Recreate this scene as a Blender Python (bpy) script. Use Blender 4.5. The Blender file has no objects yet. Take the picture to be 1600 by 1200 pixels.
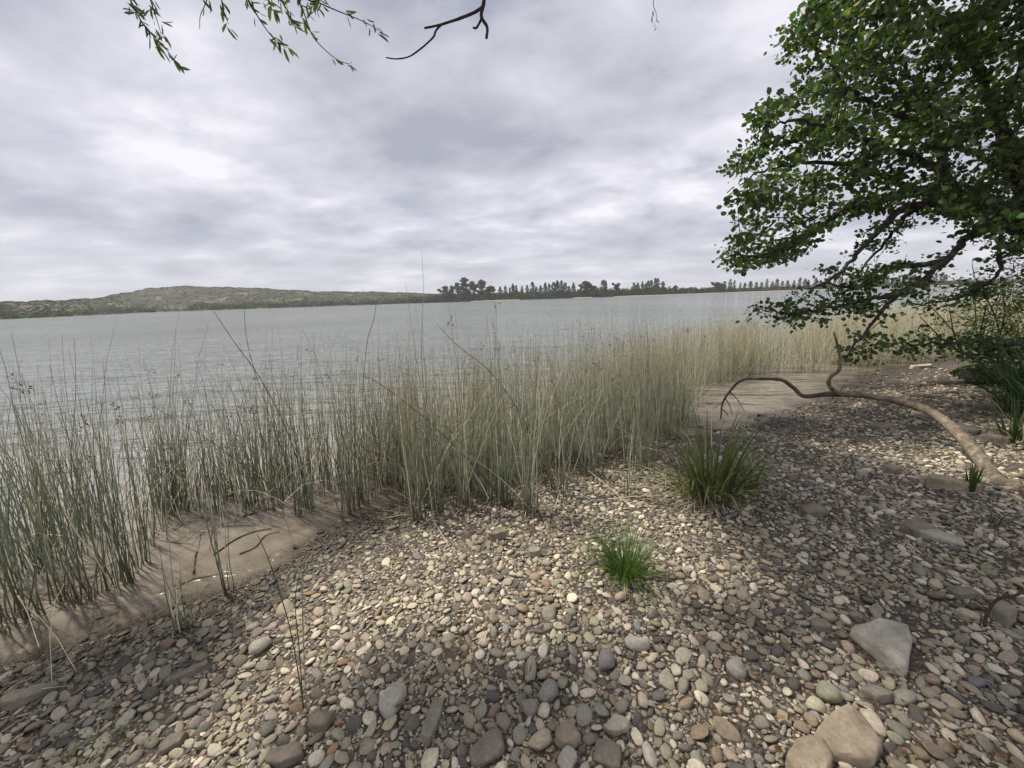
import bpy, bmesh, math, random
import numpy as np
from mathutils import Matrix, Vector, noise as mnoise
rad = math.radians
random.seed(7)
rng = np.random.default_rng(7)
scene = bpy.context.scene
COL = scene.collection

# ------------------------------------------------------------------ camera, sky, sun, exposure
PITCH, ROLL, FPX, CAMZ = rad(12.57), rad(1.9), 601.0, 1.75
fwd = np.array([0, math.cos(PITCH), -math.sin(PITCH)])
_r0 = np.array([1.0, 0, 0]); _u0 = np.array([0, math.sin(PITCH), math.cos(PITCH)])
rgt = math.cos(ROLL) * _r0 - math.sin(ROLL) * _u0
upv = math.cos(ROLL) * _u0 + math.sin(ROLL) * _r0
cam = bpy.data.cameras.new('camera')
cam.sensor_width = 36.0
cam.lens = 36.0 * FPX / 1600.0
cam.clip_start = 0.05
cam.clip_end = 12000
cam_ob = bpy.data.objects.new('camera', cam)
COL.objects.link(cam_ob)
M = Matrix.Identity(4)
for i in range(3):
    M[i][0], M[i][1], M[i][2] = rgt[i], upv[i], -fwd[i]
M[2][3] = CAMZ
cam_ob.matrix_world = M
scene.camera = cam_ob

SUN_EL, SUN_DIR2 = rad(56), np.array([-0.85, 0.53])          # direction towards the sun on the ground plane
sun = bpy.data.lights.new('sun', 'SUN')
sun.energy = 4.8
sun.angle = rad(2.5)
sun.color = (1.0, 0.93, 0.81)
sun_ob = bpy.data.objects.new('sun', sun)
COL.objects.link(sun_ob)
SUNV = np.array([SUN_DIR2[0] * math.cos(SUN_EL), SUN_DIR2[1] * math.cos(SUN_EL), math.sin(SUN_EL)])
SUNV /= np.linalg.norm(SUNV)
sun_ob.rotation_euler = Vector(SUNV).to_track_quat('Z', 'Y').to_euler()

world = bpy.data.worlds.new('World')
scene.world = world
world.use_nodes = True
wt = world.node_tree
wt.nodes.clear()
def N(t, kind, **kw):
    n = t.nodes.new(kind)
    for k, v in kw.items():
        if k.startswith('i_'):
            n.inputs[k[2:].replace('_', ' ')].default_value = v
        else:
            setattr(n, k, v)
    return n
def ramp(t, stops, interp='LINEAR'):
    n = t.nodes.new('ShaderNodeValToRGB')
    n.color_ramp.interpolation = interp
    e = n.color_ramp.elements
    while len(e) < len(stops):
        e.new(0.5)
    for q, (p, c) in zip(e, stops):
        q.position = p
        q.color = (c[0], c[1], c[2], 1) if hasattr(c, '__len__') else (c, c, c, 1)
    return n
def math_n(t, op, a, b=None, c=None):
    n = t.nodes.new('ShaderNodeMath'); n.operation = op
    for i, v in enumerate((a, b, c)):
        if v is None: continue
        if isinstance(v, (int, float)): n.inputs[i].default_value = v
        else: t.links.new(v, n.inputs[i])
    return n.outputs[0]
def mixc(t, fac, a, b, mode='MIX'):
    n = t.nodes.new('ShaderNodeMix'); n.data_type = 'RGBA'; n.blend_type = mode
    for i, v in ((0, fac), (6, a), (7, b)):
        if isinstance(v, (int, float)): n.inputs[i].default_value = v
        elif isinstance(v, (tuple, list)): n.inputs[i].default_value = (*v[:3], 1)
        else: t.links.new(v, n.inputs[i])
    return n.outputs[2]
def build_sky():
    t = wt
    tc = N(t, 'ShaderNodeTexCoord')
    sep = N(t, 'ShaderNodeSeparateXYZ'); t.links.new(tc.outputs['Generated'], sep.inputs[0])
    z = math_n(t, 'MAXIMUM', sep.outputs[2], 0.0)
    zz = math_n(t, 'ADD', z, 0.19)
    comb = N(t, 'ShaderNodeCombineXYZ')
    t.links.new(math_n(t, 'DIVIDE', sep.outputs[0], zz), comb.inputs[0])
    t.links.new(math_n(t, 'DIVIDE', sep.outputs[1], zz), comb.inputs[1])
    def noise(scale, detail, rough, dist, off):
        m = N(t, 'ShaderNodeMapping'); t.links.new(comb.outputs[0], m.inputs[0])
        m.inputs[1].default_value = off
        m.inputs[2].default_value = (0, 0, rad(18))
        m.inputs[3].default_value = (0.95, 1.1, 1)
        n = N(t, 'ShaderNodeTexNoise'); t.links.new(m.outputs[0], n.inputs['Vector'])
        n.inputs['Scale'].default_value = scale; n.inputs['Detail'].default_value = detail
        n.inputs['Roughness'].default_value = rough; n.inputs['Distortion'].default_value = dist
        return n.outputs['Fac']
    big = noise(1.05, 5, 0.5, 0.1, (3.1, 1.7, 0))
    mid = noise(2.4, 7, 0.56, 0.15, (7.7, 0.4, 0))
    mix1 = math_n(t, 'ADD', math_n(t, 'MULTIPLY', big, 0.56), math_n(t, 'MULTIPLY', mid, 0.44))
    cl = ramp(t, [(0.37, (0.385, 0.39, 0.465)), (0.45, (0.495, 0.50, 0.57)), (0.53, (0.60, 0.605, 0.68)), (0.63, (0.84, 0.82, 0.89))])
    t.links.new(mix1, cl.inputs[0])
    sky = N(t, 'ShaderNodeTexSky')
    sky.sky_type = 'NISHITA'; sky.sun_disc = False
    sky.sun_elevation = SUN_EL
    sky.sun_rotation = math.atan2(SUN_DIR2[0], SUN_DIR2[1])
    skys = mixc(t, 1.0, sky.outputs[0], (0.09, 0.09, 0.09), 'MULTIPLY')
    thin = ramp(t, [(0.30, 0.72), (0.42, 0.97)]); t.links.new(mid, thin.inputs[0])
    c = mixc(t, thin.outputs[0], skys, cl.outputs[0])
    hz = ramp(t, [(0.0, 0.55), (0.16, 0.0)]); t.links.new(z, hz.inputs[0])
    c = mixc(t, hz.outputs[0], c, (0.60, 0.615, 0.67))
    bg = N(t, 'ShaderNodeBackground'); bg.inputs[1].default_value = 1.0
    t.links.new(c, bg.inputs[0])
    out = N(t, 'ShaderNodeOutputWorld'); t.links.new(bg.outputs[0], out.inputs[0])
build_sky()
vs = scene.view_settings
vs.view_transform = 'Standard'; vs.look = 'None'; vs.gamma = 1.0; vs.use_curve_mapping = False
vs.exposure = 0.22
scene.cycles.max_bounces = 8
scene.cycles.sample_clamp_direct = 2.5
scene.cycles.sample_clamp_indirect = 4.0
scene.cycles.transparent_max_bounces = 8
scene.cycles.caustics_reflective = False
scene.cycles.caustics_refractive = False

# ------------------------------------------------------------------ helpers
def ray(px, py):
    return fwd + (px - 800) / FPX * rgt + (600 - py) / FPX * upv
def at(px, py, Y):
    d = ray(px, py)
    return np.array([0, 0, CAMZ]) + d * (Y / d[1])
def project(P):
    v = np.asarray(P, float) - [0, 0, CAMZ]
    w = v @ fwd
    return 800 + FPX * (v @ rgt) / w, 600 - FPX * (v @ upv) / w, w
def new_mesh(name, V, F, cols=None, smooth=True, attrs=None):
    V = np.asarray(V, np.float32); F = np.asarray(F, np.int32)
    me = bpy.data.meshes.new(name)
    me.vertices.add(len(V)); me.vertices.foreach_set('co', V.ravel())
    n, k = F.shape
    me.loops.add(n * k); me.loops.foreach_set('vertex_index', F.ravel())
    me.polygons.add(n); me.polygons.foreach_set('loop_start', np.arange(0, n * k, k, dtype=np.int32))
    if smooth: me.polygons.foreach_set('use_smooth', np.ones(n, bool))
    if cols is not None:
        a = me.attributes.new('col', 'FLOAT_COLOR', 'POINT')
        c = np.ones((len(V), 4), np.float32); c[:, :3] = cols
        a.data.foreach_set('color', c.ravel())
    for nm, arr in (attrs or {}).items():
        a = me.attributes.new(nm, 'FLOAT', 'POINT'); a.data.foreach_set('value', np.asarray(arr, np.float32))
    me.update(calc_edges=True); me.validate()
    return me
def ob(name, me, mat=None, parent=None, loc=None):
    o = bpy.data.objects.new(name, me); COL.objects.link(o)
    if mat is not None and me is not None and len(me.materials) == 0: me.materials.append(mat)
    if parent is not None: o.parent = parent
    if loc is not None: o.location = loc
    return o
def tag(o, label=None, cat=None, group=None, kind=None):
    if label: o['label'] = label
    if cat: o['category'] = cat
    if group: o['group'] = group
    if kind: o['kind'] = kind
    return o
def empty(name, loc, label, cat, group=None):
    o = bpy.data.objects.new(name, None); COL.objects.link(o); o.location = loc
    o.empty_display_size = 0.2
    return tag(o, label, cat, group)
class Geo:                                                    # collects arrays of one face size
    def __init__(s): s.V, s.F, s.C, s.n = [], [], [], 0
    def add(s, V, F, C):
        V = np.asarray(V, float); s.V.append(V); s.F.append(np.asarray(F, int) + s.n)
        C = np.asarray(C, float)
        s.C.append(np.broadcast_to(C, (len(V), 3)) if C.ndim == 1 else C); s.n += len(V)
    def mesh(s, name, origin=(0, 0, 0), smooth=True):
        return new_mesh(name, np.concatenate(s.V) - np.asarray(origin), np.concatenate(s.F), np.concatenate(s.C), smooth)
def unit(v):
    return v / np.maximum(np.linalg.norm(v, axis=-1, keepdims=True), 1e-9)
def smooth_path(pts, n):
    P = np.asarray(pts, float)
    if len(P) < 3:
        t = np.linspace(0, 1, n)[:, None]; return P[0] * (1 - t) + P[-1] * t
    Q = np.vstack([2 * P[0] - P[1], P, 2 * P[-1] - P[-2]])
    out = []
    for u in np.linspace(0, len(P) - 1 - 1e-6, n):
        i = int(u); t = u - i
        a, b, c, d = Q[i], Q[i + 1], Q[i + 2], Q[i + 3]
        out.append(0.5 * (2 * b + (c - a) * t + (2 * a - 5 * b + 4 * c - d) * t * t + (3 * b - a - 3 * c + d) * t ** 3))
    return np.array(out)
def tube(path, radii, K=7, lump=0.0, cap=True):
    P = np.asarray(path, float); n = len(P)
    T = unit(np.gradient(P, axis=0))
    ref = np.array([0.0, 0, 1]) if abs(T[0][2]) < 0.9 else np.array([1.0, 0, 0])
    u = ref - T[0] * (ref @ T[0]); u /= np.linalg.norm(u)
    V = []
    for i in range(n):
        u = u - T[i] * (u @ T[i]); u /= np.linalg.norm(u)
        w = np.cross(T[i], u)
        a = np.arange(K) / K * 2 * math.pi
        r = radii[i] * (1 + lump * rng.uniform(-1, 1, K))
        V.append(P[i] + np.outer(np.cos(a) * r, u) + np.outer(np.sin(a) * r, w))
    V = np.concatenate(V)
    i, j = np.meshgrid(np.arange(n - 1), np.arange(K), indexing='ij')
    i = i.ravel(); j = j.ravel(); j2 = (j + 1) % K
    F = np.stack([i * K + j, i * K + j2, (i + 1) * K + j2, (i + 1) * K + j], 1)
    if cap:
        m = len(V); V = np.vstack([V, P[:1], P[-1:]])
        c = []
        for q in range(0, K):
            c.append([m, (q + 1) % K, q, m]); e = (n - 1) * K
            c.append([m + 1, e + q, e + (q + 1) % K, m + 1])
        # quads with a repeated corner are dropped by validate, so use true quads over pairs
        c = []
        e = (n - 1) * K
        for q in range(0, K - 1, 2):
            c.append([m, (q + 2) % K, q + 1, q]); c.append([m + 1, e + q, e + q + 1, e + (q + 2) % K])
        F = np.vstack([F, np.array(c)])
    return V, F
def wob(x, y, s=1.0, seed=0.0):                               # smooth pseudo noise in -1..1
    return (np.sin(x * 1.7 * s + y * 0.9 * s + seed) + np.sin(x * 0.7 * s - y * 2.1 * s + 1.3 + seed * 2) + np.sin(x * 3.1 * s + 2.2 + seed) * np.sin(y * 2.7 * s + 0.4 + seed)) / 3

# ------------------------------------------------------------------ materials
def material(name):
    m = bpy.data.materials.new(name); m.use_nodes = True
    t = m.node_tree; t.nodes.clear()
    out = N(t, 'ShaderNodeOutputMaterial')
    return m, t, out
def noise_n(t, scale, detail=4, rough=0.55, coord='Object', dist=0.0):
    tc = N(t, 'ShaderNodeTexCoord')
    n = N(t, 'ShaderNodeTexNoise'); t.links.new(tc.outputs[coord], n.inputs['Vector'])
    n.inputs['Scale'].default_value = scale; n.inputs['Detail'].default_value = detail
    n.inputs['Roughness'].default_value = rough; n.inputs['Distortion'].default_value = dist
    return n
def attr(t, name, typ='GEOMETRY'):
    a = N(t, 'ShaderNodeAttribute'); a.attribute_name = name; a.attribute_type = typ
    return a
def bump(t, h, strength, dist, prev=None):
    b = N(t, 'ShaderNodeBump'); b.inputs['Strength'].default_value = strength; b.inputs['Distance'].default_value = dist
    t.links.new(h, b.inputs['Height'])
    if prev is not None: t.links.new(prev, b.inputs['Normal'])
    return b.outputs[0]
def plant_mat(name, rough=0.5, trans=0.3, spec=0.35):
    m, t, out = material(name)
    a = attr(t, 'col')
    p = N(t, 'ShaderNodeBsdfPrincipled'); p.inputs['Roughness'].default_value = rough
    p.inputs['Specular IOR Level'].default_value = spec
    n = noise_n(t, 9, 3); r = ramp(t, [(0.3, 0.75), (0.7, 1.2)]); t.links.new(n.outputs['Fac'], r.inputs[0])
    c = mixc(t, 1.0, a.outputs['Color'], r.outputs[0], 'MULTIPLY')
    t.links.new(c, p.inputs['Base Color'])
    if trans > 0:
        tr = N(t, 'ShaderNodeBsdfTranslucent')
        c2 = mixc(t, 1.0, c, (1.5, 1.7, 0.7), 'MULTIPLY'); t.links.new(c2, tr.inputs[0])
        mx = N(t, 'ShaderNodeMixShader'); mx.inputs[0].default_value = trans
        t.links.new(p.outputs[0], mx.inputs[1]); t.links.new(tr.outputs[0], mx.inputs[2]); t.links.new(mx.outputs[0], out.inputs[0])
    else:
        t.links.new(p.outputs[0], out.inputs[0])
    return m
def bark_mat(name, c1, c2, scale=14, rough=0.85):
    m, t, out = material(name)
    tc = N(t, 'ShaderNodeTexCoord')
    n = noise_n(t, scale, 7, 0.65, dist=0.6)
    n2 = noise_n(t, scale * 0.22, 4, 0.5)
    r = ramp(t, [(0.32, c1), (0.68, c2)]); t.links.new(n.outputs['Fac'], r.inputs[0])
    r2 = ramp(t, [(0.35, 0.65), (0.65, 1.2)]); t.links.new(n2.outputs['Fac'], r2.inputs[0])
    c = mixc(t, 1.0, r.outputs[0], r2.outputs[0], 'MULTIPLY')
    p = N(t, 'ShaderNodeBsdfPrincipled'); p.inputs['Roughness'].default_value = rough; p.inputs['Specular IOR Level'].default_value = 0.2
    t.links.new(c, p.inputs['Base Color'])
    t.links.new(bump(t, n.outputs['Fac'], 0.7, 0.02), p.inputs['Normal'])
    t.links.new(p.outputs[0], out.inputs[0])
    return m
def stone_mat(name):
    m, t, out = material(name)
    a = attr(t, 'pcol', 'INSTANCER')
    n = noise_n(t, 2.2, 5, 0.6); n2 = noise_n(t, 24, 4, 0.7); n3 = noise_n(t, 1.1, 3, 0.5, dist=1.5)
    r = ramp(t, [(0.3, 0.68), (0.7, 1.22)]); t.links.new(n.outputs['Fac'], r.inputs[0])
    r2 = ramp(t, [(0.3, 0.75), (0.7, 1.18)]); t.links.new(n2.outputs['Fac'], r2.inputs[0])
    c = mixc(t, 1.0, a.outputs['Color'], r.outputs[0], 'MULTIPLY')
    c = mixc(t, 1.0, c, r2.outputs[0], 'MULTIPLY')
    r3 = ramp(t, [(0.55, 0.0), (0.75, 0.35)]); t.links.new(n3.outputs['Fac'], r3.inputs[0])
    c = mixc(t, r3.outputs[0], c, (0.20, 0.155, 0.11))
    p = N(t, 'ShaderNodeBsdfPrincipled'); t.links.new(c, p.inputs['Base Color'])
    w = attr(t, 'pwet', 'INSTANCER')
    rr = N(t, 'ShaderNodeMapRange'); t.links.new(w.outputs['Fac'], rr.inputs[0]); rr.inputs[3].default_value = 0.78; rr.inputs[4].default_value = 0.22
    t.links.new(rr.outputs[0], p.inputs['Roughness'])
    p.inputs['Specular IOR Level'].default_value = 0.35
    t.links.new(bump(t, n2.outputs['Fac'], 0.35, 0.05), p.inputs['Normal'])
    t.links.new(p.outputs[0], out.inputs[0])
    return m
def slab_mat(name, c1, c2):
    m, t, out = material(name)
    n = noise_n(t, 9, 8, 0.65, dist=0.4); n2 = noise_n(t, 70, 4, 0.7); n3 = noise_n(t, 3.0, 3)
    r = ramp(t, [(0.3, c1), (0.7, c2)]); t.links.new(n.outputs['Fac'], r.inputs[0])
    r2 = ramp(t, [(0.3, 0.75), (0.7, 1.15)]); t.links.new(n2.outputs['Fac'], r2.inputs[0])
    r3 = ramp(t, [(0.3, 0.7), (0.65, 1.15)]); t.links.new(n3.outputs['Fac'], r3.inputs[0])
    c = mixc(t, 1.0, mixc(t, 1.0, r.outputs[0], r2.outputs[0], 'MULTIPLY'), r3.outputs[0], 'MULTIPLY')
    p = N(t, 'ShaderNodeBsdfPrincipled'); t.links.new(c, p.inputs['Base Color']); p.inputs['Roughness'].default_value = 0.85
    p.inputs['Specular IOR Level'].default_value = 0.25
    b = bump(t, n.outputs['Fac'], 0.5, 0.02); b = bump(t, n2.outputs['Fac'], 0.3, 0.004, b)
    t.links.new(b, p.inputs['Normal']); t.links.new(p.outputs[0], out.inputs[0])
    return m
def ground_mat():
    m, t, out = material('gravel_soil')
    tc = N(t, 'ShaderNodeTexCoord')
    def vor(scale, feature='F1'):
        v = N(t, 'ShaderNodeTexVoronoi'); v.feature = feature; v.inputs['Scale'].default_value = scale
        t.links.new(tc.outputs['Object'], v.inputs['Vector']); return v
    v1 = vor(55); v2 = vor(120)
    r = ramp(t, [(0.0, (0.06, 0.05, 0.04)), (0.3, (0.13, 0.115, 0.09)), (0.6, (0.23, 0.20, 0.155)), (0.85, (0.36, 0.33, 0.27)), (1.0, (0.16, 0.11, 0.08))])
    sx = N(t, 'ShaderNodeSeparateColor'); t.links.new(v1.outputs['Color'], sx.inputs[0]); t.links.new(sx.outputs[0], r.inputs[0])
    soil = ramp(t, [(0.3, (0.055, 0.042, 0.030)), (0.7, (0.115, 0.092, 0.068))])  # brown soil, its colour darkened to put in shade between the pebbles
    n = noise_n(t, 6, 6, 0.65); t.links.new(n.outputs['Fac'], soil.inputs[0])
    n2 = noise_n(t, 1.3, 5, 0.6)
    cov = ramp(t, [(0.40, 0.35), (0.6, 0.9)]); t.links.new(n2.outputs['Fac'], cov.inputs[0])
    edge = ramp(t, [(0.25, 1.0), (0.62, 0.0)]); t.links.new(v1.outputs['Distance'], edge.inputs[0])
    fac = math_n(t, 'MULTIPLY', cov.outputs[0], edge.outputs[0])
    c = mixc(t, fac, soil.outputs[0], r.outputs[0])
    wet = attr(t, 'wet')
    c = mixc(t, wet.outputs['Fac'], c, mixc(t, 1.0, c, (0.50, 0.46, 0.42), 'MULTIPLY'))
    bed = attr(t, 'bed')                                       # silty sand on the lake bed
    c = mixc(t, bed.outputs['Fac'], c, (0.22, 0.18, 0.135))
    p = N(t, 'ShaderNodeBsdfPrincipled'); t.links.new(c, p.inputs['Base Color'])
    rr = N(t, 'ShaderNodeMapRange'); t.links.new(wet.outputs['Fac'], rr.inputs[0]); rr.inputs[3].default_value = 0.9; rr.inputs[4].default_value = 0.4
    t.links.new(rr.outputs[0], p.inputs['Roughness'])
    h1 = math_n(t, 'MULTIPLY', v1.outputs['Distance'], -1.0)
    dry = math_n(t, 'SUBTRACT', 1.0, bed.outputs['Fac'])
    h1 = math_n(t, 'MULTIPLY', h1, dry)
    b = bump(t, h1, 0.8, 0.025)
    h2 = math_n(t, 'MULTIPLY', v2.outputs['Distance'], -1.0)
    h2 = math_n(t, 'MULTIPLY', h2, dry)
    b = bump(t, h2, 0.5, 0.01, b)
    t.links.new(b, p.inputs['Normal']); t.links.new(p.outputs[0], out.inputs[0])
    return m
def water_mat():
    m, t, out = material('lake_water')
    d = attr(t, 'depth')
    op = math_n(t, 'SUBTRACT', 1.0, math_n(t, 'EXPONENT', math_n(t, 'MULTIPLY', d.outputs['Fac'], -60.0)))
    # suspended silt: brown over the shallows, greyer green where deep
    s = ramp(t, [(0.0, (0.245, 0.208, 0.162)), (0.08, (0.26, 0.235, 0.198)), (0.22, (0.25, 0.25, 0.23)), (0.8, (0.212, 0.234, 0.232))])
    t.links.new(math_n(t, 'MULTIPLY', d.outputs['Fac'], 0.9), s.inputs[0])
    big = noise_n(t, 0.045, 3, 0.5); rb = ramp(t, [(0.35, 0.86), (0.65, 1.1)]); t.links.new(big.outputs['Fac'], rb.inputs[0])
    sw = noise_n(t, 2.6, 5, 0.6, dist=2.2); rs = ramp(t, [(0.35, 0.78), (0.62, 1.12)]); t.links.new(sw.outputs['Fac'], rs.inputs[0])   # swirls of stirred silt
    c = mixc(t, 1.0, mixc(t, 1.0, s.outputs[0], rb.outputs[0], 'MULTIPLY'), rs.outputs[0], 'MULTIPLY')
    dif = N(t, 'ShaderNodeBsdfDiffuse'); t.links.new(c, dif.inputs[0])
    tr = N(t, 'ShaderNodeBsdfTransparent'); tr.inputs[0].default_value = (0.93, 0.88, 0.78, 1)
    mx = N(t, 'ShaderNodeMixShader'); t.links.new(op, mx.inputs[0]); t.links.new(tr.outputs[0], mx.inputs[1]); t.links.new(dif.outputs[0], mx.inputs[2])
    tc = N(t, 'ShaderNodeTexCoord')
    def wave(scale, sx, sy, rot, detail):
        mp = N(t, 'ShaderNodeMapping'); t.links.new(tc.outputs['Object'], mp.inputs[0])
        mp.inputs[2].default_value = (0, 0, rot); mp.inputs[3].default_value = (sx, sy, 1)
        n = N(t, 'ShaderNodeTexNoise'); t.links.new(mp.outputs[0], n.inputs['Vector'])
        n.inputs['Scale'].default_value = scale; n.inputs['Detail'].default_value = detail; n.inputs['Roughness'].default_value = 0.55
        n.inputs['Distortion'].default_value = 0.4
        return n.outputs['Fac']
    calm = N(t, 'ShaderNodeMapRange'); t.links.new(d.outputs['Fac'], calm.inputs[0]); calm.inputs[2].default_value = 0.8
    calm.inputs[3].default_value = 0.38; calm.inputs[4].default_value = 1.0
    def bmp(h, dist, prev=None):
        b = N(t, 'ShaderNodeBump'); b.inputs['Distance'].default_value = dist
        t.links.new(calm.outputs[0], b.inputs['Strength']); t.links.new(h, b.inputs['Height'])
        if prev is not None: t.links.new(prev, b.inputs['Normal'])
        return b.outputs[0]
    b = bmp(wave(0.35, 0.6, 1.5, rad(25), 4), 0.55)
    b = bmp(wave(1.5, 0.55, 1.4, rad(18), 4), 0.16, b)
    b = bmp(wave(6.0, 0.6, 1.2, rad(30), 3), 0.035, b)
    gl = N(t, 'ShaderNodeBsdfGlossy'); gl.inputs['Roughness'].default_value = 0.07; t.links.new(b, gl.inputs['Normal'])
    t.links.new(b, dif.inputs['Normal'])
    fr = N(t, 'ShaderNodeFresnel'); fr.inputs[0].default_value = 1.33; t.links.new(b, fr.inputs['Normal'])
    mx2 = N(t, 'ShaderNodeMixShader'); t.links.new(fr.outputs[0], mx2.inputs[0]); t.links.new(mx.outputs[0], mx2.inputs[1]); t.links.new(gl.outputs[0], mx2.inputs[2])
    t.links.new(mx2.outputs[0], out.inputs[0])
    return m
def hill_mat():
    m, t, out = material('hillside')
    n = noise_n(t, 0.055, 6, 0.65, dist=0.8); n2 = noise_n(t, 0.3, 5, 0.65)
    r = ramp(t, [(0.36, (0.035, 0.042, 0.022)), (0.55, (0.06, 0.062, 0.036)), (0.62, (0.15, 0.125, 0.095)), (0.72, (0.25, 0.215, 0.17))])
    t.links.new(n.outputs['Fac'], r.inputs[0])
    r2 = ramp(t, [(0.35, 0.5), (0.65, 1.25)]); t.links.new(n2.outputs['Fac'], r2.inputs[0])
    c = mixc(t, 1.0, r.outputs[0], r2.outputs[0], 'MULTIPLY')
    p = N(t, 'ShaderNodeBsdfPrincipled'); p.inputs['Roughness'].default_value = 0.95; t.links.new(c, p.inputs['Base Color'])
    p.inputs['Specular IOR Level'].default_value = 0.1
    t.links.new(bump(t, n2.outputs['Fac'], 1.0, 1.2), p.inputs['Normal'])
    t.links.new(p.outputs[0], out.inputs[0])
    return m
MAT_REED = plant_mat('reed', 0.45, 0.0, 0.3)
MAT_GRASS = plant_mat('grass_blade', 0.4, 0.25, 0.4)
MAT_LEAF = plant_mat('leaf', 0.42, 0.28, 0.4)
MAT_FAR = plant_mat('far_foliage', 0.8, 0.15, 0.1)
MAT_BARK = bark_mat('dark_bark', (0.020, 0.017, 0.014), (0.085, 0.075, 0.062))
MAT_WILLOW = bark_mat('willow_bark', (0.035, 0.030, 0.024), (0.12, 0.105, 0.085))
MAT_DEAD = bark_mat('dead_wood', (0.075, 0.058, 0.042), (0.30, 0.25, 0.185), 30)
MAT_STICK = bark_mat('wet_stick', (0.06, 0.042, 0.028), (0.17, 0.125, 0.085), 25)
MAT_STONE = stone_mat('pebble_stone')
MAT_GROUND = ground_mat(); MAT_WATER = water_mat(); MAT_HILL = hill_mat()
SLABS = {'tan': slab_mat('tan_stone', (0.24, 0.19, 0.13), (0.42, 0.35, 0.26)), 'pale': slab_mat('pale_stone', (0.32, 0.29, 0.23), (0.52, 0.48, 0.39)),
         'brown': slab_mat('brown_stone', (0.17, 0.143, 0.108), (0.31, 0.268, 0.21)), 'grey': slab_mat('grey_stone', (0.20, 0.175, 0.138), (0.38, 0.34, 0.275)),
         'wood': slab_mat('split_wood', (0.30, 0.235, 0.16), (0.50, 0.42, 0.31)), 'rust': slab_mat('rusty_iron', (0.05, 0.025, 0.016), (0.12, 0.06, 0.035))}

# ------------------------------------------------------------------ terrain
SHORE = np.array([(-160, -60), (-40, -13), (-14, -4.0), (-6, -0.1), (-3.6, 1.12), (-2.67, 1.63), (-2.25, 1.76), (-1.96, 1.97), (-1.75, 2.23), (-1.54, 2.49), (-1.28, 2.8), (-0.93, 3.2),
                  (-0.29, 3.56), (0.38, 3.84), (1.15, 4.13), (1.87, 4.45), (2.92, 4.78), (3.87, 5.18), (5.0, 5.91), (5.86, 6.69), (8.35, 8.17), (11.58, 9.36), (20, 12.5), (45, 20), (120, 42), (900, 250)])
def shore_d(x, y):
    x = np.asarray(x, float); y = np.asarray(y, float)
    best = np.full(x.shape, 1e18); sg = np.ones(x.shape)
    for a, b in zip(SHORE[:-1], SHORE[1:]):
        e = b - a; L = e @ e
        t = np.clip(((x - a[0]) * e[0] + (y - a[1]) * e[1]) / L, 0, 1)
        dx = x - a[0] - t * e[0]; dy = y - a[1] - t * e[1]
        d2 = dx * dx + dy * dy
        cr = e[0] * (y - a[1]) - e[1] * (x - a[0])
        k = d2 < best
        best = np.where(k, d2, best); sg = np.where(k, np.where(cr > 0, -1.0, 1.0), sg)
    d = sg * np.sqrt(best)
    near = np.exp(-((x) ** 2 + (y - 3) ** 2) / 80)
    return d + near * (0.07 * wob(x, y, 2.3) + 0.035 * wob(x, y, 7.0, 2.0))
def sstep(a, b, v):
    t = np.clip((v - a) / (b - a), 0, 1); return t * t * (3 - 2 * t)
def height(x, y):
    x = np.asarray(x, float); y = np.asarray(y, float)
    d = shore_d(x, y)
    land = 0.085 * np.minimum(d, 3) + 0.045 * np.clip(d - 3, 0, 12) + 0.8 * sstep(2.3, 4.6, d) * sstep(5.5, 8.0, x)
    und = np.maximum(-2.5, 0.06 * np.maximum(d, -2) + 0.14 * np.minimum(d + 2, 0))
    z = np.where(d > 0, land, und)
    return z + (0.012 * wob(x, y, 3.0, 1.0) + 0.008 * wob(x, y, 9.0, 4.0)) * np.exp(-np.maximum(np.abs(x) + np.abs(y) - 25, 0) / 10) * np.where(d > 0, np.minimum(1, d * 3), 1)
def ground_at(px, py):
    d = ray(px, py); o = np.array([0, 0, CAMZ]); t = 0.5
    for _ in range(60):
        p = o + d * t
        gap = p[2] - float(height(p[0], p[1]))
        if abs(gap) < 1e-4: break
        t += gap / max(-d[2], 0.03) * 0.7
    p = o + d * t; p[2] = float(height(p[0], p[1])); return p
def on_ground(x, y): return np.array([x, y, float(height(x, y))])

def graded(lo, hi, step, far, growth=1.16):
    c = list(np.arange(lo, hi + 1e-6, step)); s = step; v = c[-1]
    while v < far: s *= growth; v += s; c.append(v)
    s = step; v = c[0]; left = []
    while v > -far: s *= growth; v -= s; left.append(v)
    return np.array(left[::-1] + c)
def grid_faces(nx, ny):
    i, j = np.meshgrid(np.arange(nx - 1), np.arange(ny - 1), indexing='ij')
    a = (i * ny + j).ravel(); return np.stack([a, a + ny, a + ny + 1, a + 1], 1)
gx = graded(-4.5, 12, 0.07, 5200); gy = graded(0.3, 10.5, 0.07, 5200)
X, Y = np.meshgrid(gx, gy, indexing='ij'); X = X.ravel(); Y = Y.ravel()
Dg = shore_d(X, Y); Z = height(X, Y)
wet = 1 - sstep(0.1, 0.7, Dg + 0.1 * wob(X, Y, 4.0, 3.0)); bed = 1 - sstep(-0.45, -0.12, Dg)
me = new_mesh('ground', np.stack([X, Y, Z], 1), grid_faces(len(gx), len(gy)), attrs={'wet': wet, 'bed': bed})
tag(ob('ground', me, MAT_GROUND), 'pebbly grey brown lake shore sloping into the water', kind='structure')
wx = graded(-9, 14, 0.14, 5000, 1.18); wy = graded(-1, 13, 0.14, 5000, 1.18)
WX, WY = np.meshgrid(wx, wy, indexing='ij'); sh = WX.shape
Dw = shore_d(WX.ravel(), WY.ravel())
keep = (Dw < 0.6).reshape(sh)
F = grid_faces(*sh); kf = keep.ravel()[F].any(1); F = F[kf]
used = np.unique(F); remap = -np.ones(WX.size, int); remap[used] = np.arange(len(used))
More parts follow.
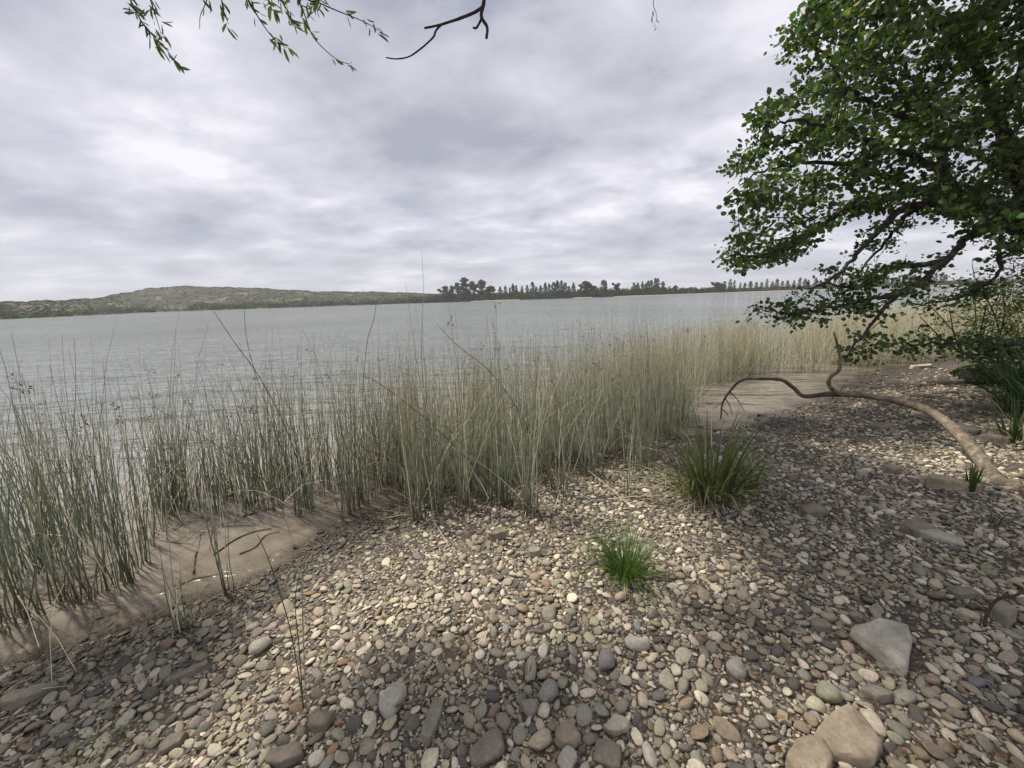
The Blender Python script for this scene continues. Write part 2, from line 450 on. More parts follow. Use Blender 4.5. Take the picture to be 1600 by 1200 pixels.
WV = np.stack([WX.ravel(), WY.ravel(), np.zeros(WX.size)], 1)[used]
me = new_mesh('lake_water', WV, remap[F], attrs={'depth': np.clip(-height(WV[:, 0], WV[:, 1]), 0, 2)})
tag(ob('lake_water', me, MAT_WATER), 'wide grey green lake with wind ripples, brown at the edge', kind='structure')

# ------------------------------------------------------------------ the far bank
HPX = np.array([-900, -300, 0, 100, 160, 200, 240, 290, 340, 400, 450, 500, 560, 620, 680, 740, 800, 1000, 1200, 1600, 2400])
HTOP = np.array([14, 17, 18.5, 18, 20, 26, 31.5, 33.5, 30.5, 27.5, 23, 19, 17, 14, 10, 7, 5, 4, 4, 5, 6.0])
HSHO = np.array([130, 150, 160, 195, 240, 290, 320, 335, 345, 350, 355, 362, 370, 372, 370, 368, 365, 350, 385, 400, 430.0])   # depth of the waterline
def horizon_dir(px):                                            # ground direction that meets image column px at the horizon
    py = 466 + 0.0332 * (800 - px); d = ray(px, py); return d[0] / d[1]
def far_point(px, t, dz=0):
    ys = np.interp(px, HPX, HSHO) + t * 160
    return np.array([horizon_dir(px) * ys, ys, far_z(px, t) + dz])
def far_z(px, t):
    ys = np.interp(px, HPX, HSHO) + 160
    H = np.interp(px, HPX, HTOP) / 601.0 * ys + 1.75
    s = np.clip(t, 0, 1)
    prof = 0.10 * np.minimum(s * 8, 1) + 0.90 * sstep(0.08, 1.0, s)
    return H * prof - 0.4 * (t <= 0) + (0.35 * math.sin(px * 0.11) + 0.25 * math.sin(px * 0.31 + t * 9)) * min(1, max(0, t) * 4) * min(1.0, H / 12) - max(0, t - 1) * 10
cols_px = np.arange(-900, 2401, 8); rows_t = np.concatenate([[-0.03, 0.0], np.linspace(0.02, 1.0, 30), [1.2, 1.6, 2.5]])
V = np.array([[far_point(p, t) for t in rows_t] for p in cols_px]).reshape(-1, 3)
V[:, 2] -= 0.0
me = new_mesh('hills', V, grid_faces(len(cols_px), len(rows_t))[:, ::-1])
tag(ob('hills', me, MAT_HILL), 'low scrubby hill and bank across the lake', kind='structure')
def quads_cloud(P, size, C, flat=0.0):                           # randomly turned leaf-clump faces
    n = len(P)
    a = unit(rng.normal(size=(n, 3))); b = unit(np.cross(a, rng.normal(size=(n, 3))))
    s = np.asarray(size).reshape(-1, 1) * rng.uniform(0.6, 1.2, (n, 1))
    V = np.stack([P - a * s, P - b * s * 0.7, P + a * s, P + b * s * 0.7], 1).reshape(-1, 3)
    return V, np.arange(4 * n).reshape(-1, 4), np.repeat(C, 4, axis=0)
def vary(c, n, v=0.25, hue=0.08):
    c = np.asarray(c, float)
    return np.clip(c * rng.uniform(1 - v, 1 + v, (n, 1)) * rng.uniform(1 - hue, 1 + hue, (n, 3)), 0.004, 0.9)
g = Geo()
def blob(center, r, n, color, size):
    d = unit(rng.normal(size=(n, 3))) * rng.uniform(0.55, 1.05, (n, 1)); d[:, 2] = np.abs(d[:, 2]) * 1.0 - 0.15
    g.add(*quads_cloud(center + d * r, size, vary(np.asarray(color) * rng.uniform(0.7, 1.3), n, 0.3)))
for k in range(1900):                                              # shrub belt along the waterline and the spit
    px = rng.uniform(-300, 1750) if k < 1250 else rng.uniform(690, 1090)
    if 245 < px < 297 and rng.random() < 0.92: continue
    t = abs(rng.normal(0, 0.07)) + 0.008
    c = far_point(px, t)
    h = rng.uniform(1.4, 2.8) if px < 175 else rng.uniform(3.0, 6.5) * (1.55 if 690 < px < 1050 and k >= 1250 else 1.0) if px < 1085 else rng.uniform(2.0, 4.0)
    if 180 < px < 300: h *= 0.6
    col = (0.05, 0.075, 0.03)
    if px < 175: col = [(0.06, 0.085, 0.03), (0.13, 0.15, 0.06), (0.05, 0.07, 0.03)][k % 3]
    elif rng.random() < 0.2: col = (0.085, 0.10, 0.05)
    blob(c, np.array([h * 1.0, h * 0.9, h]), 46, col, 0.75 if px > 170 else 0.4)
for k in range(4200):                                             # scattered scrub over the hillside
    px = rng.uniform(-200, 760); t = rng.uniform(0.1, 1.03)
    if rng.random() < 0.5 * sstep(150, 220, px) * (1 - sstep(330, 400, px)) * (1 - sstep(0.75, 0.95, t)): continue
    h = rng.uniform(0.5, 1.2)
    blob(far_point(px, t), np.array([h * 1.3, h * 1.2, h * 0.8]), 14, (0.042, 0.054, 0.027), 0.5)
tag(ob('far_shrubs', g.mesh('far_shrubs', smooth=False), MAT_FAR), 'belt of dark green scrub along the opposite bank', 'shrubs', kind='stuff')
g = Geo()
for k in range(750):                                               # taller wood filling in between the far trees
    px = rng.uniform(640, 1115) if k < 600 else rng.uniform(1090, 1500)
    h = rng.uniform(2.6, 4.4) * (1.0 if k < 600 else 0.7)
    blob(far_point(px, rng.uniform(0.02, 0.07)) + [0, 0, h * rng.uniform(0.3, 0.9)], np.array([h * 0.8, h * 0.7, h]), 44, (0.052, 0.078, 0.032), 0.75)
tag(ob('far_wood', g.mesh('far_wood', smooth=False), MAT_FAR), 'continuous dark wood below the poplars and gum trees across the lake', 'wood', kind='stuff')
g = Geo()                                                          # pale sand bars at the foot of the far trees
for x0, x1 in ((735, 812), (896, 925), (958, 1098), (1085, 1520)):
    ps = np.linspace(x0, x1, 24); A = []
    for i, p in enumerate(ps):
        yb = np.interp(p, HPX, HSHO); dx = horizon_dir(p); w = 5 * math.sin(math.pi * min(max(i / 23, 0.03), 0.97))
        for yy, zz in ((yb - w - 6, -0.3), (yb - w * 0.6 - 5, 0.35), (yb + 6, 0.75)): A.append((dx * yy, yy, zz))
    g.add(A, grid_faces(24, 3)[:, ::-1], (0.36, 0.31, 0.24))
tag(ob('sand_bar', g.mesh('sand_bar'), MAT_FAR), 'thin pale sand strip below the far trees', kind='structure')

def far_tree(kind, seed):
    q = Geo(); t = Geo()
    if kind == 'poplar':
        n = 330; z = rng.uniform(0.04, 1.0, n); r = 0.135 * np.sin(np.clip(z, 0, 1) ** 0.75 * math.pi * 0.97) ** 0.8 + 0.012
        a = rng.uniform(0, 6.28, n); rr = r * np.sqrt(rng.uniform(0.1, 1.1, n)) * (1 + 0.35 * np.sin(z * rng.uniform(14, 24) + a * 2 + seed))
        P = np.stack([np.cos(a) * rr, np.sin(a) * rr, z], 1)
        q.add(*quads_cloud(P, 0.052, vary((0.054, 0.078, 0.040), n, 0.3)))
        t.add(*tube([(0, 0, -0.02), (0, 0, 0.5)], [0.022, 0.008], 5), (0.08, 0.07, 0.055))
    else:
        t.add(*tube(smooth_path([(0, 0, -0.02), (0.02, 0, 0.3), (-0.02, 0, 0.6)], 5), [0.035, 0.03, 0.025, 0.02, 0.012], 6), (0.16, 0.14, 0.11))
        cs = [(rng.normal(0, 0.17), rng.normal(0, 0.15), rng.uniform(0.35, 0.93), rng.uniform(0.07, 0.15)) for _ in range(20)] + [(rng.uniform(-.25, .25), 0, rng.uniform(.1, .35), 0.15) for _ in range(6)]
        if kind == 'round': cs = [(rng.normal(0, 0.2) * math.sqrt(max(0.03, 1 - ((z_ - 0.4) / 0.52) ** 2)), rng.normal(0, 0.12), z_, rng.uniform(0.07, 0.16)) for z_ in rng.beta(1.4, 1.6, 24) * 0.85 + 0.06]
        for x, y, z, r in cs:
            n = 70; P = np.array([x, y, z]) + unit(rng.normal(size=(n, 3))) * r * rng.uniform(0.4, 1.05, (n, 1)) * [1, 1, 0.8]
            q.add(*quads_cloud(P, 0.05, vary((0.066, 0.078, 0.048) if kind == 'gum' else (0.045, 0.064, 0.034), n, 0.3)))
            if kind == 'gum': t.add(*tube([(0, 0, 0.25), (x, y, z)], [0.016, 0.006], 4), (0.16, 0.14, 0.11))
    return q.mesh(kind + '_crown', smooth=False), t.mesh(kind + '_trunk')
PROTO = {k: [far_tree(k, i) for i in range(n)] for k, n in (('poplar', 5), ('gum', 4), ('round', 3))}
def place_far(kind, px, top, label, group, depth_t=0.045):
    base = far_point(px, depth_t); hor = 466 + 0.0332 * (800 - px)
    H = (hor - top) / 601 * base[1] + 1.75 - base[2]
    nm = {'poplar': 'poplar_tree', 'gum': 'gum_tree', 'round': 'round_tree'}[kind]
    e = empty(nm, base, label, 'tree', group)
    c, t = PROTO[kind][random.randrange(len(PROTO[kind]))]
    w = H * random.uniform(0.75, 1.35)
    for part, m_, mt in (('crown', c, MAT_FAR), ('trunk', t, MAT_FAR)):
        o = ob(part, m_, mt, e); o.scale = (w, w, H)
    e.rotation_euler.z = random.uniform(0, 6.28)
GUM = [(697, 449, 'small gum tree at the left end of the far clump'), (707, 447, 'thin ragged gum tree second from the left in the far clump'), (727, 437, 'tall gum tree with an open crown in the far clump'),
       (741, 443, 'mid height gum tree between the two tallest far gums'), (753, 438, 'tall broad gum tree with a rounded top across the lake'), (768, 447, 'lower gum tree at the right end of the far clump')]
for px, top, lab in GUM: place_far('gum', px, top, lab, 'gum trees across the lake')
POP = [(782, 449), (790, 448), (797, 450), (802, 445), (807, 447), (816, 448), (824, 447), (832, 442), (838, 449), (845, 447), (852, 443), (858, 444), (865, 442), (871, 440), (877, 440), (883, 443), (889, 448), (896, 443),
       (908, 447), (942, 439), (946, 440), (990, 443), (996, 443), (1003, 441), (1008, 444), (1012, 440), (1017, 439), (1023, 436), (1027, 436), (1035, 441)]
def nth(k): return f"{k}{'th' if 10 < k % 100 < 14 else {1: 'st', 2: 'nd', 3: 'rd'}.get(k % 10, 'th')}"
for ip, (px, top) in enumerate(POP):
    sect = 'beside the far gum trees' if px < 850 else 'in the tight middle far group' if px < 930 else 'in the spaced far pair' if px < 980 else 'in the right end far group'
    tall = 'tall slim' if top <= 441 else 'slim' if top <= 445 else 'short slim'
    place_far('poplar', px, top, f'{tall} dark poplar, {nth(ip + 1)} from the left, {sect}', 'poplars across the lake')
for px, top, lab in ((915, 440, 'broad dark tree in the middle of the far poplar row'), (928, 447, 'low rounded grey green tree beside the broad dark far tree'), (962, 439, 'pointed bushy tree standing apart in the far row'), (975, 450, 'low round tree right of the pointed bushy far tree'),
                     (1055, 446, 'small round tree at the right end of the far row'), (1072, 450, 'lowest round tree before the gap in the far row'), (1116, 438, 'round tree at the left end of the far spit'), (1128, 440, 'dark tree second on the far spit')):
    place_far('round', px, top, lab, 'round trees across the lake')
for i, px in enumerate(np.arange(1140, 1480, 8.2)):
    px = px + random.uniform(-2, 2); top = 466 + 0.0332 * (800 - px) - random.uniform(11, 18)
    place_far('poplar', px, top, f'slim poplar, {nth(i + 1)} from the left in the even row on the far spit', 'poplars on the far spit', 0.03)

# ------------------------------------------------------------------ stones
def pebble_mesh(i):
    bm = bmesh.new(); bmesh.ops.create_icosphere(bm, subdivisions=3 if i < 9 else 2, radius=1.0)
    r = random.Random(i * 13 + 5)
    ph = [r.uniform(0, 6.28) for _ in range(9)]; ex = r.uniform(0.80, 1.05)
    planes = [(Vector((r.gauss(0, 1), r.gauss(0, 1), r.gauss(0, 0.6))).normalized(), r.uniform(0.66, 0.9)) for _ in range(9 if i >= 9 else 3)]
    amp = 0.10 if i < 9 else 0.05
    for v in bm.verts:
        p = v.co.normalized()
        q = Vector([math.copysign(abs(c) ** ex, c) for c in p])
        f = 1 + amp * (math.sin(2.3 * p.x + ph[0]) * math.sin(2.0 * p.y + ph[1]) + 0.7 * math.sin(3.1 * p.y + ph[2] + p.z) + 0.6 * math.sin(2.9 * p.z + ph[3] + 1.5 * p.x))
        q *= f
        for n, dd in planes:
            s = q.dot(n) - dd
            if s > 0: q -= n * s * (0.85 if i >= 9 else 0.6)
        v.co = q
    me = bpy.data.meshes.new('pebble_shape'); bm.to_mesh(me); bm.free()
    me.polygons.foreach_set('use_smooth', np.ones(len(me.polygons), bool))
    me.materials.append(MAT_STONE)
    return me
NV = 20
PEB = [pebble_mesh(i) for i in range(NV)]
proto_col = bpy.data.collections.new('pebble_shapes')
for i, m_ in enumerate(PEB):
    o = bpy.data.objects.new('pebble_shape_%02d' % i, m_); proto_col.objects.link(o)
PAL = [((0.42, 0.37, 0.28), 'beige', 24), ((0.58, 0.53, 0.43), 'pale', 25), ((0.28, 0.258, 0.215), 'mid grey', 24), ((0.135, 0.128, 0.115), 'dark grey', 15),
       ((0.255, 0.205, 0.15), 'brown', 12), ((0.34, 0.285, 0.25), 'pinkish', 5), ((0.315, 0.30, 0.225), 'olive grey', 13), ((0.30, 0.19, 0.125), 'rusty orange', 0.6), ((0.255, 0.262, 0.268), 'bluish grey', 2.5)]
PW = np.array([p[2] for p in PAL]); PW = PW / PW.sum()
# landmark slabs come first so that pebbles keep clear of them: px, py, long, wide, thick, turn, kind, corners, label
SLAB_LIST = [
    (1380, 1013, 0.27, 0.25, 0.06, -18, 'pale', 'tri', 'pale triangular flat stone slab, largest of the stones on the shaded beach'),
    (1322, 1158, 0.235, 0.17, 0.06, 10, 'tan', 'poly', 'big smooth tan stone slab at the bottom edge'),
    (1262, 1192, 0.17, 0.13, 0.05, -20, 'tan', 'poly', 'smaller tan slab tucked against the big tan slab at the bottom edge'),
    (1432, 830, 0.17, 0.12, 0.07, 8, 'brown', 'block', 'brown blocky stone with a pale flat stone leaning on it'),
    (1470, 842, 0.22, 0.095, 0.04, -42, 'pale', 'block', 'pale oblong flat stone leaning on the brown blocky stone'),
    (1269, 803, 0.16, 0.10, 0.08, 0, 'brown', 'block', 'dark brown block of stone right of the large grass tuft'),
    (1503, 931, 0.14, 0.085, 0.05, -12, 'brown', 'block', 'small brown brick-like stone on the shaded beach'),
    (1281, 981, 0.12, 0.08, 0.05, -18, 'brown', 'poly', 'dark brown flat stone left of the pale triangular slab'),
    (1370, 1090, 0.14, 0.085, 0.05, -15, 'grey', 'poly', 'greyish flat stone below the pale triangular slab'),
    (1390, 736, 0.17, 0.12, 0.07, 15, 'brown', 'poly', 'brown stone with a flat top beneath the arching fallen branch'),
    (1345, 741, 0.11, 0.075, 0.045, 0, 'pale', 'poly', 'single pale bluish stone beneath the arching fallen branch'),
    (676, 1128, 0.215, 0.075, 0.045, 80, 'grey', 'block', 'long narrow grey slab standing up slightly out of the pebbles'),
    (766, 1172, 0.20, 0.15, 0.05, 35, 'brown', 'poly', 'ridged brown slab half sunk in the pebbles at bottom centre'),
    (886, 1155, 0.135, 0.11, 0.045, 20, 'tan', 'poly', 'rounded olive brown slab near the bottom edge'),
    (826, 1110, 0.11, 0.08, 0.04, -25, 'grey', 'tri', 'small triangular grey slab above the ridged brown slab'),
    (950, 1184, 0.13, 0.11, 0.05, -20, 'brown', 'block', 'dark striped block stone cut by the bottom edge'),
    (963, 1138, 0.15, 0.075, 0.04, 5, 'pale', 'poly', 'flat pale oval slab right of the olive brown slab'),
    (888, 1192, 0.11, 0.09, 0.045, 40, 'pale', 'poly', 'pale cream stone below the olive brown slab'),
    (446, 1188, 0.21, 0.10, 0.06, 6, 'brown', 'poly', 'wide dark brown slab at the bottom edge left of centre'),
    (500, 1130, 0.16, 0.10, 0.06, -12, 'brown', 'poly', 'dark brown slab beside the thin reed sprig'),
    (270, 1165, 0.13, 0.10, 0.045, 30, 'brown', 'poly', 'flat brown square slab among the left pebbles'),
    (45, 1092, 0.28, 0.11, 0.06, 18, 'brown', 'poly', 'long brown slab by the muddy edge at far left'),
    (295, 1055, 0.25, 0.05, 0.04, 30, 'brown', 'block', 'long thin brown shard of rock on the left slope'),
    (1565, 965, 0.16, 0.12, 0.10, 20, 'grey', 'poly', 'hunched grey stone behind the curved rusty piece'),
    (1235, 748, 0.10, 0.07, 0.05, 0, 'brown', 'poly', 'small dark stone on the gravel behind the grass tuft'),
    (780, 840, 0.14, 0.10, 0.08, 30, 'brown', 'poly', 'reddish brown stone standing at the foot of the reeds'),
    (835, 868, 0.10, 0.08, 0.06, 10, 'grey', 'poly', 'grey stone on the bright pebbles below the reeds'),
    (1440, 575, 0.55, 0.2, 0.10, 5, 'pale', 'poly', 'pale flat rock at the reed edge in the distance'),
    (1490, 600, 0.5, 0.25, 0.10, -5, 'grey', 'poly', 'grey flat rock on the distant gravel near the mossy log'),
    (1460, 655, 0.35, 0.2, 0.06, 5, 'brown', 'poly', 'flat brown stone behind the fallen branch'),
    (1375, 668, 0.3, 0.18, 0.06, 5, 'brown', 'poly', 'low brown flat stone left of the fallen branch bend'),
    (1510, 675, 0.28, 0.17, 0.07, 15, 'grey', 'poly', 'grey stone between the fallen branch and the dark grass'),
    (1555, 690, 0.26, 0.17, 0.08, -10, 'brown', 'poly', 'brown stone under the arching pale grass straps'),
    (1545, 640, 0.36, 0.2, 0.1, 0, 'brown', 'poly', 'dark flat stone below the mossy log'),
    (1530, 720, 0.2, 0.13, 0.07, -10, 'brown', 'poly', 'dark stone right of the fallen branch near its thick end'),
]
def slab_mesh(L, W, T, shape, seed, outline=None):
    r = random.Random(seed)
    if outline is not None: base = outline
    elif shape == 'tri': base = [(-0.55, 0.05), (-0.1, 0.5), (0.32, 0.42), (0.5, 0.1), (0.28, -0.5), (0.12, -0.46)]
    elif shape == 'block': base = [(-0.5, -0.42), (-0.46, 0.42), (0.0, 0.5), (0.47, 0.44), (0.5, -0.4), (0.05, -0.5)]
    else:
        base = []
        for k in range(8):
            a = k / 8 * 6.283 + r.uniform(-0.3, 0.3); q = r.uniform(0.40, 0.58); base.append((math.cos(a) * q, math.sin(a) * q))
    if outline is None: base = [(x + r.uniform(-.04, .04), y + r.uniform(-.04, .04)) for x, y in base]
    if sum(a[0] * b[1] - a[1] * b[0] for a, b in zip(base, base[1:] + base[:1])) < 0: base.reverse()
    bm = bmesh.new()
    vs_ = [bm.verts.new((x * L, y * W, -T * 0.8)) for x, y in base]
    f = bm.faces.new(vs_)
    ext = bmesh.ops.extrude_face_region(bm, geom=[f])
    top = [e for e in ext['geom'] if isinstance(e, bmesh.types.BMVert)]
    for v in top:
        v.co.z = T * r.uniform(0.85, 1.1); v.co.x *= 0.93; v.co.y *= 0.93
    bmesh.ops.recalc_face_normals(bm, faces=bm.faces)
    bmesh.ops.bevel(bm, geom=bm.edges[:], offset=min(0.06 * W, 0.22 * T), segments=1, profile=0.6, affect='EDGES')
    bmesh.ops.triangulate(bm, faces=bm.faces[:])
    for _ in range(3):
        lim = 0.16 * W
        bmesh.ops.subdivide_edges(bm, edges=[e for e in bm.edges if e.calc_length() > lim], cuts=1)
        bmesh.ops.triangulate(bm, faces=bm.faces[:])
    off = Vector((seed * 3.7, seed * 1.9, seed * 0.7))
    bm.normal_update()
    for v in bm.verts:
        q = v.co / W
        f = 0.10 * mnoise.noise(q * 1.6 + off) + 0.06 * mnoise.noise(q * 4 + off) + 0.03 * mnoise.noise(q * 11 + off)
        st = 0.05 * math.floor(3 * (0.5 + 0.5 * mnoise.noise(Vector((q.x, q.y * 1.6, 0)) * 1.1 + off))) if v.normal.z > 0.5 else 0   # broken layers on top
        v.co += v.normal * f * min(W, T * 3) * 0.6 + Vector((0, 0, st * T))
    me = bpy.data.meshes.new('stone_slab'); bm.to_mesh(me); bm.free()
    me.polygons.foreach_set('use_smooth', np.ones(len(me.polygons), bool))
    try: me.set_sharp_from_angle(angle=rad(45))
    except Exception: pass
    return me
XR, YR, RES = (-4.2, 9.0), (0.75, 9.2), 0.006
occ = np.zeros((int((XR[1] - XR[0]) / RES), int((YR[1] - YR[0]) / RES)), bool)
def stamp(x, y, a, b, ang, test=True, allow=0.10):
    R = max(a, b); n = int(R / RES) + 1
    ix, iy = int((x - XR[0]) / RES), int((y - YR[0]) / RES)
    if ix - n < 0 or iy - n < 0 or ix + n + 1 > occ.shape[0] or iy + n + 1 > occ.shape[1]: return False
    key = (round(a, 3), round(b, 3), int(ang / 0.26))
    mk = MASKS.get(key)
    if mk is None:
        u, v = np.meshgrid(np.arange(-n, n + 1) * RES, np.arange(-n, n + 1) * RES, indexing='ij')
        c, s = math.cos(key[2] * 0.26), math.sin(key[2] * 0.26)
        mk = ((u * c + v * s) / a) ** 2 + ((-u * s + v * c) / b) ** 2 <= 1; MASKS[key] = mk
    n = mk.shape[0] // 2
    w = occ[ix - n:ix + n + 1, iy - n:iy + n + 1]
    if test and (w & mk).sum() > allow * mk.sum(): return False
    w |= mk
    return True
MASKS = {}
OUTLINES = {0: [(1328, 997), (1368, 983), (1416, 993), (1421, 1017), (1414, 1058), (1399, 1050), (1362, 1024)],
            1: [(1274, 1150), (1296, 1133), (1324, 1122), (1349, 1143), (1378, 1177), (1363, 1200), (1319, 1195), (1290, 1185)],
            2: [(1226, 1196), (1246, 1170), (1263, 1164), (1286, 1170), (1299, 1197), (1290, 1225), (1240, 1228)]}
for i, (px, py, L, W, T, turn, kind, shape, lab) in enumerate(SLAB_LIST):
    p = ground_at(px, py); outl = None
    if i > 2 and py > 900: L *= 0.74; W *= 0.74; T *= 0.8
    if i in OUTLINES:
        q = np.array([ground_at(*c)[:2] for c in OUTLINES[i]]); p = on_ground(*q.mean(0)); L, W = np.ptp(q[:, 0]), np.ptp(q[:, 1]); turn = 0
        outl = [((x - p[0]) / L * 1.08, (y - p[1]) / W * 1.08) for x, y in q]
    stamp(p[0], p[1], L * 0.47, W * 0.47, rad(turn), test=False)
    o = ob('stone_slab' if shape != 'block' else 'stone_block', slab_mesh(L, W, T * 0.62, shape, i + 3, outl), SLABS[kind])
    o.location = (p[0], p[1], p[2] + (0.018 if i < 3 else 0.009)); o.rotation_euler = (rad(random.uniform(-6, 9) + (5 if i == 0 else 0)), rad(random.uniform(-7, 7)), rad(turn))
    tag(o, lab, 'stone', 'larger stones on the beach')
COBBLES = [(613, 1101, 0.066, 0.050, 0.040, 75, 1, 'large flattish oval cobble with a pale top left of the long narrow slab'), (857, 1086, 0.046, 0.040, 0.034, 20, 2, 'big rounded grey cobble right of the upright oblong stone'),
           (829, 1052, 0.062, 0.026, 0.026, 82, 11, 'oblong upright pale brown stone standing among pebbles'), (948, 1037, 0.045, 0.036, 0.036, 80, 4, 'purplish grey egg shaped cobble'), (1150, 1050, 0.04, 0.034, 0.03, 10, 3, 'round grey cobble on the middle of the beach'),
           (1292, 1088, 0.042, 0.036, 0.034, 0, 5, 'round olive cobble above the big tan slab'), (405, 1015, 0.055, 0.033, 0.03, 25, 0, 'long smooth beige cobble high on the left slope'), (995, 1010, 0.055, 0.032, 0.03, -5, 6, 'long pale cobble in front of the small green tuft')]
CC = [(0.44, 0.41, 0.34), (0.30, 0.28, 0.24), (0.40, 0.34, 0.26), (0.25, 0.225, 0.21), (0.31, 0.295, 0.25), (0.29, 0.28, 0.20), (0.46, 0.42, 0.33), (0.46, 0.43, 0.36)]
for (px, py, a, b, c, turn, v, lab), col_ in zip(COBBLES, CC):
    p = ground_at(px, py); stamp(p[0], p[1], a, b, rad(turn), test=False)
    o = ob('cobble', PEB[v]); o.location = (p[0], p[1], p[2] + c * 0.55); o.scale = (a, b, c); o.rotation_euler = (0.1, -0.1, rad(turn)); o['pcol'] = list(col_); o['pwet'] = 0.0
    tag(o, lab, 'cobble', 'larger stones on the beach')
# pebbles, largest first
pe = []
def in_view(x, y, z):
    u, v, w = project((x, y, z)); return w > 0.3 and -60 < u < 1660 and 400 < v < 1270
def throw(n, lo, hi, ymax, allow, layer):
    A = np.sort(rng.uniform(0, 1, n) ** 1.7 * (hi - lo) + lo)[::-1]
    # more darts close to the camera, where the gaps show
    ys = YR[0] + (ymax - YR[0]) * rng.uniform(0, 1, n) ** 1.25
    xs = rng.uniform(-1.5, 1.6, n) * (ys + 0.55) 
    D = shore_d(xs, ys); Zt = height(xs, ys)
    v = np.stack([xs, ys, Zt - CAMZ], 1); w = v @ fwd; uu = 800 + FPX * (v @ rgt) / w; vv = 600 - FPX * (v @ upv) / w
    ok = (uu > -50) & (uu < 1650) & (vv < 1265) & (D > -0.22)
    ok &= ~((D < 0.02) & (rng.random(n) < 0.75))
    bare = wob(xs, ys, 3.3, 6.0) + 0.5 * wob(xs, ys, 8.0, 1.0)          # patches where the soil shows
    ok &= ~((bare > 0.55) & (rng.random(n) < 0.75))
    for i in np.nonzero(ok)[0]:
        a = round(A[i], 3); b = round(a * random.uniform(0.48, 0.92), 3); ang = random.uniform(0, 3.1)
        if not stamp(xs[i], ys[i], a * 0.93, b * 0.93, ang, True, allow): continue
        pe.append((xs[i], ys[i], Zt[i], a, b, ang, D[i], layer))
throw(520, 0.030, 0.046, 4.5, 0.02, 0)
throw(22000, 0.0195, 0.033, 6.5, 0.04, 0)
throw(70000, 0.0120, 0.0185, 6.2, 0.06, 0)
throw(80000, 0.0072, 0.0120, 3.6, 0.09, 0)
throw(50000, 0.0042, 0.0072, 2.4, 0.2, 1)
throw(22000, 0.018, 0.04, 9.0, 0.22, 0)
n = len(pe)
print('pebbles', n)
PE = np.array([p[:8] for p in pe])
pidx = rng.choice(len(PAL), n, p=PW)
# broken darker shards lie near the waterline, rounder paler stones higher up
flat = rng.uniform(0.30, 0.66, n)
vid = rng.integers(0, NV, n)
flat *= np.where(PE[:, 0] < -0.2, 0.8, 1.0)
wetp = 1 - sstep(0.14, 0.75, PE[:, 6] + 0.12 * wob(PE[:, 0], PE[:, 1], 4.0, 3.0))
pc = np.array([p[0] for p in PAL])[pidx] * rng.uniform(0.8, 1.2, (n, 1)) * rng.uniform(0.96, 1.04, (n, 3))
pc *= np.array([1.04, 1.0, 0.935])                                  # warm, dusty stone
pc *= (1 - 0.62 * wetp)[:, None]
rot = np.stack([rng.normal(0, 0.27, n), rng.normal(0, 0.27, n), PE[:, 5]], 1)
scl = np.stack([PE[:, 3], PE[:, 4], np.sqrt(PE[:, 3] * PE[:, 4]) * flat], 1)
pos = PE[:, :3].copy(); pos[:, 2] += scl[:, 2] * np.where(PE[:, 7] > 0, 0.2, 0.50)
uu = np.array([project(p) for p in pos])
area = PE[:, 3] * PE[:, 4] / uu[:, 2] ** 2
vis = (uu[:, 0] > 10) & (uu[:, 0] < 1590) & (uu[:, 1] > 640) & (uu[:, 1] < 1190)
order = np.argsort(-np.where(vis, area, 0))[:300]
single = np.zeros(n, bool); single[order] = True
LM = [(SLAB_LIST[k][0], SLAB_LIST[k][1], nm) for k, nm in ((0, 'the pale triangular slab'), (1, 'the big tan slab'), (3, 'the brown blocky stone'), (11, 'the long narrow grey slab'), (12, 'the ridged brown slab'), (13, 'the olive brown slab'),
      (16, 'the flat pale oval slab'), (18, 'the wide dark brown slab'), (20, 'the flat brown square slab'), (21, 'the long muddy slab'), (22, 'the thin brown shard'), (7, 'the dark brown flat stone'))] + \
     [(975, 900, 'the small green grass tuft'), (1115, 780, 'the large grass tuft'), (475, 1105, 'the thin reed sprig'), (285, 985, 'the short reed clump'), (357, 925, 'the lone reed clump'), (660, 815, 'the reeds at the gravel edge'), (1560, 960, 'the curved rusty piece')]
peb_lab = {}
for i in order:
    o = ob('pebble', PEB[vid[i]]); o.location = pos[i]; o.rotation_euler = rot[i]; o.scale = scl[i]
    o['pcol'] = [float(c) for c in pc[i]]; o['pwet'] = float(wetp[i])
    el = PE[i, 3] / PE[i, 4]
    shp = ('angular ' if vid[i] >= 9 else '') + ('elongated' if el > 1.5 else 'oval' if el > 1.22 else 'round')
    u, v = uu[i, 0], uu[i, 1]
    d2 = [math.hypot(u - a, v - b) for a, b, _ in LM]; k = int(np.argmin(d2))
    a, b, nm = LM[k]
    rel = ('left of' if u < a else 'right of') if abs(u - a) > abs(v - b) else ('behind' if v < b else 'in front of')
    dist = 'just ' if d2[k] < 60 else '' if d2[k] < 130 else 'well '
    size = 'large ' if PE[i, 3] > 0.042 else ''
    peb_lab.setdefault(f'{"wet " if wetp[i] > 0.5 else ""}{size}{PAL[pidx[i]][1]} {shp} pebble {dist}{rel} {nm}', []).append((float(uu[i, 1]), float(uu[i, 0]), o))
for lab, lst in peb_lab.items():                                   # look-alikes beside the same landmark are told apart by distance
    lst.sort(key=lambda q: q[:2], reverse=True)
    pre = {1: [''], 2: ['nearer ', 'farther '], 3: ['nearest ', 'middle ', 'farthest '], 4: ['nearest ', 'second nearest ', 'third nearest ', 'farthest ']}.get(len(lst), [''] * len(lst))
    for w_, (_, _, o) in zip(pre, lst): tag(o, w_ + lab, 'pebble', 'loose pebbles on the beach')
rest = ~single
me = bpy.data.meshes.new('gravel_pebbles')
P = pos[rest].astype(np.float32); me.vertices.add(len(P)); me.vertices.foreach_set('co', P.ravel())
